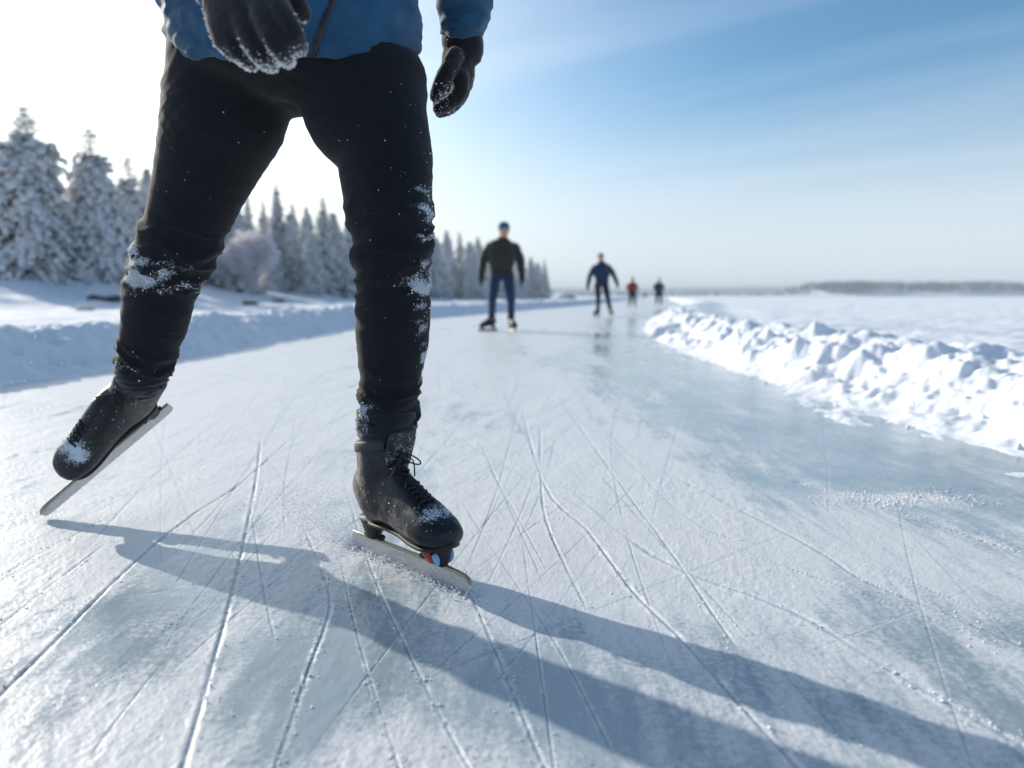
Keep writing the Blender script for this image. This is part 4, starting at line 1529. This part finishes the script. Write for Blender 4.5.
V = co(me); Nn = vnorm(me)
wt = .9 * gauss(V, P(443, 100, 1.70), (.018, .08, .030)) + .35 * np.clip(-Nn[:, 0] - .5, 0, 1) * sstep(P(0, 95, 1.7)[2], P(0, 30, 1.7)[2], V[:, 2]) + .005
c1_ = crumbs_on(me, wt, 520, .0004, .0016, 12, pw=2.2)
gl = link('glove', me, M_glove, sk)
tag(link('snow_crust', c1_, M_crumb, gl), kind='stuff')

# the body under the clothes, one continuous figure with its head
headc = np.array([cx[0], 1.29, 1.80])
body = MB()
body.tube(leg_st(FL[1:], .78), ns=18, sub=3)
body.tube(leg_st(RL[1:], .78), ns=18, sub=3)
for M_, ank in ((boot_frame(MF, .95, -.008), pf(386, 430, 1.515)), (boot_frame(MR, .9, -.045), P(141, 374, 1.77))):
    fw = np.array(M_.to_3x3() @ Vector((1, 0, 0))); dn = np.array(M_ @ Vector((-.08, 0, .12)))
    body.tube([(ank, .038), (dn, .030), (dn + fw * .10 - np.array([0, 0, .0]), .028), (dn + fw * .17, .018)], lat=(0.1, 1, .3), ns=14, sub=3)
body.tube([(p_, a_ * .72, b_ * .72) for p_, a_, b_ in pel[:3]], ns=20, sub=3)
body.tube([(p_, a_ * .80, b_ * .80) for p_, a_, b_ in JC], ns=20, sub=3)
body.tube([(JC[-1][0] - [0, -.02, .06], .060), (JC[-1][0] + [0, -.02, .05], .058), (headc - [0, 0, .06], .055)], ns=16, sub=3)
for a_, b_, c_ in ((shR, elR, wrR), (shL, elL, wrL)):
    body.tube([(a_, .055), (b_, .042), (c_, .028), (c_ + (c_ - b_) * .22, .022)], ns=14, sub=4)
body.ball(headc, (.078, .098, .118), nu=20, nv=14)
body.ball(headc + [0, -.035, -.055], (.055, .060, .058), nu=16, nv=12)
body.tube([(headc + [0, -.092, .03], .008), (headc + [0, -.112, -.012], .014), (headc + [0, -.100, -.028], .012)], ns=8, sub=3)
for sg in (-1, 1):
    body.ball(headc + [sg * .08, .005, -.005], (.012, .022, .033), nu=10, nv=8)
body.tube([(headc + [-.022, -.094, -.055], .005), (headc + [0, -.102, -.056], .007), (headc + [.022, -.094, -.055], .005)], ns=8, sub=3)
me = fuse(body, .006, 3, 'body')
link('body', me, M_skin, sk)
mb = MB()
mb.tube([(headc + [0, .0, .035], .084, .104), (headc + [0, .004, .065], .083, .102), (headc + [0, .006, .10], .066, .082), (headc + [0, .006, .128], .03, .036), (headc + [0, .006, .134], .004, .004)], ns=24, sub=5)
mb.build('knit_hat', M_glove, sk)

# ------------------------------------------------------------------ distant skaters
def simple_skater(label, base, Hh, fac, poses, jm, tm, hat=None, hairc=True, grp=None, glov=True, lod=1.0, fat=1.0):
    """poses: dict of joints in figure units, height 1.0 at the head top, x to the viewer's right"""
    root = empty('person', (base[0], base[1], 0))
    tag(root, label, 'person', grp)
    S = Hh

    def J(p): return np.array([base[0] + p[0] * S, base[1] + p[1] * S * fac, p[2] * S])
    j = {k: J(v) for k, v in poses.items()}
    vx = .006 * lod * S / 1.7
    hd = j['head']
    # body
    b_ = MB()
    for s_ in 'LR':
        b_.tube([(j['hip' + s_], .048 * S), (j['knee' + s_], .030 * S), (j['ank' + s_], .020 * S)], ns=12, sub=3)
        tw = j['toe' + s_]
        b_.tube([(j['ank' + s_], .016 * S), (j['ank' + s_] * .7 + tw * .3 - [0, 0, .01 * S], .012 * S), (j['ank' + s_] * .5 + tw * .5 - [0, 0, .01 * S], .008 * S)], lat=(.1, 1, .2), ns=10, sub=3)
        b_.tube([(j['sh' + s_], .032 * S), (j['el' + s_], .024 * S), (j['wr' + s_], .012 * S), (j['hand' + s_], .008 * S)], ns=12, sub=3)
    b_.tube([(j['pel'] - [0, 0, .03 * S], .085 * S, .062 * S), (j['pel'] + [0, 0, .04 * S], .080 * S, .058 * S), (j['chest'], .10 * S, .062 * S), (j['neck'], .05 * S, .040 * S), (hd - [0, 0, .03 * S], .032 * S, .032 * S)], ns=16, sub=4)
    b_.ball(hd, (.045 * S, .055 * S, .066 * S), nu=16, nv=12)
    fy = -1 if fac > 0 else 1
    b_.ball(hd + [0, fy * .018 * S, -.03 * S], (.034 * S, .036 * S, .035 * S), nu=12, nv=10)
    b_.tube([(hd + [0, fy * .050 * S, .012 * S], .005 * S), (hd + [0, fy * .063 * S, -.010 * S], .008 * S), (hd + [0, fy * .056 * S, -.017 * S], .006 * S)], ns=8, sub=2)
    for sg in (-1, 1): b_.ball(hd + [sg * .046 * S, 0, 0], (.007 * S, .012 * S, .018 * S), nu=8, nv=6)
    link('body', fuse(b_, vx, 2, 'body'), M_skin, root)
    # trousers
    t_ = MB()
    for s_ in 'LR':
        k_ = j['knee' + s_]; a_ = j['ank' + s_]; h_ = j['hip' + s_]
        t_.tube([(h_ + [0, 0, .02 * S], .056 * S * fat), (h_ * .5 + k_ * .5, .052 * S * fat), (k_, .041 * S * fat), (k_ * .45 + a_ * .55, .035 * S * fat), (a_ + [0, 0, .03 * S], .033 * S * fat)], ns=18, sub=4)
    t_.tube([(j['pel'] + [0, 0, .05 * S], .092 * S, .068 * S), (j['pel'], .098 * S, .072 * S), (j['pel'] - [0, 0, .05 * S], .075 * S, .06 * S)], ns=18, sub=4)
    me_ = garment(t_, vx, 2, 'trousers', lambda V: .0045 * S * (ridged(fbm(V[:, 0] * 6, V[:, 1] * 6, V[:, 2] * 20, o=2)) - .4))
    link('trousers', me_, tm, root)
    # jacket
    k_ = MB()
    pe = j['pel']; chs = j['chest']; nk = j['neck']
    k_.tube([(pe - [0, 0, .005 * S], .108 * S, .080 * S), (pe + [0, 0, .06 * S], .110 * S, .082 * S), (pe * .5 + chs * .5, .120 * S, .086 * S), (chs, .132 * S, .084 * S), (chs * .35 + nk * .65, .105 * S, .066 * S), (nk, .052 * S, .048 * S), (nk + [0, 0, .02 * S], .042 * S, .042 * S)], ns=28, sub=4)
    for s_ in 'LR':
        k_.tube([(j['sh' + s_] * .5 + chs * .35 + nk * .15, .045 * S), (j['sh' + s_] * [1, 1, 1] - [0, 0, .022 * S], .044 * S), (j['sh' + s_] * .5 + j['el' + s_] * .5, .047 * S), (j['el' + s_], .040 * S), (j['wr' + s_], .031 * S)], lat=(0, 1, 0), ns=18, sub=4)
        k_.ball(j['sh' + s_] - [0, 0, .014 * S], .043 * S)
    me_ = garment(k_, vx, 2, 'jacket', lambda V: .006 * S * (ridged(fbm(V[:, 0] * 4, V[:, 1] * 4, V[:, 2] * 11, o=2)) - .4))
    jo = link('jacket', me_, jm, root)
    # gloves with fingers
    for s_ in 'LR':
        g_ = MB(); w2 = j['wr' + s_]; h2 = j['hand' + s_]; dv = h2 - w2; dv = dv / np.linalg.norm(dv)
        sd = np.cross(dv, [1, 0, 0]); sd /= np.linalg.norm(sd)
        g_.tube([(w2 - dv * .01 * S, .028 * S, .028 * S), (w2 + dv * .02 * S, .025 * S, .028 * S), (h2, .024 * S, .030 * S)], ns=12, sub=3)
        for q in range(4):
            o_ = sd * (q - 1.5) * .0125 * S
            ln = (.036, .042, .040, .031)[q] * S
            g_.tube([(h2 + o_ - dv * .01 * S, .0115 * S), (h2 + o_ + dv * ln * .6, .0105 * S), (h2 + o_ + dv * ln + np.array([.010 if s_ == 'R' else -.010, 0, 0]) * S, .009 * S)], ns=8, sub=2)
        g_.tube([(w2 + dv * .02 * S + sd * .012 * S, .009 * S), (w2 + dv * .04 * S + sd * .034 * S, .008 * S), (w2 + dv * .058 * S + sd * .038 * S, .006 * S)], ns=8, sub=2)
        me_ = garment(g_, max(.003, vx * .5), 1, 'glove')
        link('glove', me_, M_glove if glov else M_skin, root)
    if hat is not None:
        h_ = MB(); h_.tube([(hd + [0, 0, .012 * S], .053 * S, .063 * S), (hd + [0, 0, .038 * S], .053 * S, .062 * S), (hd + [0, 0, .062 * S], .042 * S, .050 * S), (hd + [0, 0, .076 * S], .018 * S, .02 * S), (hd + [0, 0, .077 * S], .002, .002)], ns=20, sub=4)
        h_.build('knit_hat', hat, root)
    else:
        h_ = MB(); h_.ball(hd + [0, -fy * .008 * S, .014 * S], (.049 * S, .057 * S, .060 * S), nu=18, nv=12)
        me_ = h_.mesh('hair'); V = co(me_)
        setco(me_, V + vnorm(me_) * (.004 * S * fbm(V[:, 0] * 30, V[:, 1] * 30, V[:, 2] * 30 + .1, o=2))[:, None])
        link('hair', me_, M_hair, root)
    # skates
    for s_ in 'LR':
        a_ = j['ank' + s_]; tw = j['toe' + s_]
        dr_ = (tw - a_) * [1, 1, 0]; dr_ /= np.linalg.norm(dr_)
        lift = -1
        org = np.array([a_[0], a_[1], 0]) + dr_ * .075 + np.array([0, 0, max(0, lift)])
        M_ = frame_mat(org, dr_, (0, 0, 1))
        loc = np.array(M_.inverted() @ Vector(a_ + np.array([0, 0, .10])))
        make_skate(M_, root, (loc[0], loc[1], max(.19, loc[2])), False)
    return root


M_olive = fabric('olive_jacket_cloth', (0.017, 0.018, 0.013), .8, snowy=False)
M_jeans = fabric('blue_jeans', (0.010, 0.030, 0.075), .85, snowy=False)
M_navy = fabric('navy_jacket_cloth', (0.006, 0.025, 0.065), .8, snowy=False)
M_dark = fabric('dark_trouser_cloth', (0.012, 0.017, 0.032), .85, snowy=False)
M_redj = fabric('red_jacket_cloth', (0.20, 0.018, 0.016), .8, snowy=False)
M_navy2 = fabric('dark_navy_cloth', (0.012, 0.024, 0.06), .8, snowy=False)
M_bhat = fabric('blue_hat_knit', (0.020, 0.085, 0.15), .95, 400, snowy=False)

GRP = None
pose1 = dict(head=(.02, -.10, .915), neck=(.01, -.06, .845), chest=(0, -.04, .74), pel=(-.005, .02, .52),
             shL=(.118, -.03, .785), elL=(.172, .00, .64), wrL=(.185, -.05, .505), handL=(.185, -.06, .455),
             shR=(-.112, -.03, .785), elR=(-.172, .00, .64), wrR=(-.192, -.05, .495), handR=(-.192, -.06, .445),
             hipL=(.058, .02, .50), kneeL=(.082, -.07, .30), ankL=(.085, .0, .088), toeL=(.115, -.10, .060),
             hipR=(-.058, .02, .50), kneeR=(-.088, -.06, .30), ankR=(-.098, .02, .088), toeR=(-.195, -.06, .060))
b1 = G(502, 331)
H1 = P(503, 224, b1[1])[2] * 1.02
simple_skater('man in dark green jacket, blue jeans and blue knit hat skating towards the camera', b1, H1, 1.0, pose1, M_olive, M_jeans, hat=M_bhat)
pose2 = dict(head=(-.02, -.03, .925), neck=(-.01, -.02, .850), chest=(0, 0, .73), pel=(.01, .02, .52),
             shL=(.112, 0, .785), elL=(.190, .00, .65), wrL=(.240, -.03, .53), handL=(.250, -.04, .48),
             shR=(-.112, 0, .785), elR=(-.185, .00, .63), wrR=(-.215, -.03, .49), handR=(-.218, -.04, .44),
             hipL=(.060, .02, .50), kneeL=(.095, -.05, .30), ankL=(.150, .04, .085), toeL=(.165, -.06, .055),
             hipR=(-.060, .02, .50), kneeR=(-.055, -.05, .30), ankR=(-.050, .0, .085), toeR=(-.105, -.08, .055))
b2 = G(601, 316.6)
simple_skater('bareheaded skater in blue jacket with arms held out, beyond the man in the green jacket', b2, P(600, 254, b2[1])[2] * 1.02, 1.0, pose2, M_navy, M_dark, lod=1.6)
pose3 = dict(head=(.0, -.03, .925), neck=(0, -.02, .850), chest=(0, 0, .73), pel=(.0, .02, .50),
             shL=(.110, 0, .785), elL=(.180, .03, .65), wrL=(.150, -.08, .56), handL=(.125, -.12, .54),
             shR=(-.110, 0, .785), elR=(-.180, .03, .65), wrR=(-.150, -.08, .56), handR=(-.125, -.12, .54),
             hipL=(.060, .02, .50), kneeL=(.075, -.05, .30), ankL=(.085, .02, .085), toeL=(.105, -.06, .055),
             hipR=(-.060, .02, .50), kneeR=(-.075, -.05, .30), ankR=(-.080, .02, .085), toeR=(-.105, -.06, .055))
b3 = G(632, 306.8)
simple_skater('small distant skater in a red jacket on the bend of the track', b3, P(632, 278, b3[1])[2] * 1.02, 1.0, pose3, M_redj, M_dark, hat=M_dark, lod=2.2, fat=1.35)
b4 = G(658.5, 305)
simple_skater('small distant skater in dark navy, right of the one in red', b4, P(658, 278.5, b4[1])[2] * 1.02, 1.0, pose3, M_navy2, M_dark, hat=M_dark, lod=2.5, fat=1.35)

# slim marker between the two far skaters
b5 = G(645, 302.3)
root = empty('track_marker', (b5[0], b5[1], 0))
tag(root, 'tiny dark topped marker post standing between the red and navy skaters', 'marker')
mb = MB().tube([((b5[0], b5[1], -.1), .03), ((b5[0], b5[1], .3), .03), ((b5[0], b5[1], .62), .03)], ns=10, sub=2)
mb.build('post', M_twig, root)
mb = MB().tube([((b5[0], b5[1], .45), .06, .05), ((b5[0], b5[1], .5), .13, .09), ((b5[0], b5[1], .68), .13, .09), ((b5[0], b5[1], .78), .05, .04)], ns=14, sub=3, power=3)
mb.build('marker_head', M_navy2, root)

# ------------------------------------------------------------------ spray thrown up by the blades
rs = np.random.default_rng(31)
pts = []; sz = []
hb = h0 - d0 * .01
for k in range(6000):        # plume behind the front heel, drifting up and back
    q = rs.random() ** 1.6
    back = np.array([-.30, .42, 0]) * q
    w_ = .01 + .07 * q
    p_ = hb + back + rs.normal(0, 1, 3) * [w_, w_, 0] + [0, 0, abs(rs.normal(0, .008 + .11 * q * (1 - q)))]
    pts.append(p_); sz.append(.0004 + .0012 * rs.random() ** 4)
for k in range(900):         # chips along the front blade
    q = rs.random()
    p_ = h0 + (t0 - h0) * q + rs.normal(0, 1, 3) * [.012, .012, 0] + [0, 0, abs(rs.normal(0, .004))]
    pts.append(p_); sz.append(.0005 + .0022 * rs.random() ** 3)
for k in range(700):         # puff at the rear tip
    q = rs.random()
    p_ = tipR + np.array([-.10, .05, 0]) * q + rs.normal(0, 1, 3) * [.05, .04, 0] * (.3 + q) + [0, 0, abs(rs.normal(0, .02))]
    pts.append(p_); sz.append(.0003 + .0012 * rs.random() ** 4)
for k in range(150):         # flakes in the air at the left
    p_ = P(rs.uniform(-20, 140), rs.uniform(330, 400), rs.uniform(1.5, 2.4))
    pts.append(p_); sz.append(.0006 + .0014 * rs.random() ** 3)
pts = np.array(pts); pts[:, 2] = np.maximum(pts[:, 2], .0004)
o = link('ice_spray', crumbs_mesh(pts, sz, 'ice_spray', .9, 2), M_crumb)
tag(o, 'fine white ice dust thrown up by the skate blades', 'ice spray', kind='stuff')

# ------------------------------------------------------------------ haze
hz = MB().box((0, 0, 14.0), (8200, 8200, 31.0)).build('haze', None, smooth=False)
hm = bpy.data.materials.new('haze'); hm.use_nodes = True
t = hm.node_tree; t.nodes.clear()
ho = N(t, 'ShaderNodeOutputMaterial'); hv = N(t, 'ShaderNodeVolumePrincipled')
hv.inputs['Color'].default_value = (0.76, 0.87, 1.0, 1)
hv.inputs['Density'].default_value = 0.0006
hv.inputs['Anisotropy'].default_value = 0.0
t.links.new(hv.outputs[0], ho.inputs['Volume'])
hz.data.materials.append(hm)
tag(hz, 'thin pale winter haze over the lake', 'haze', kind='stuff')
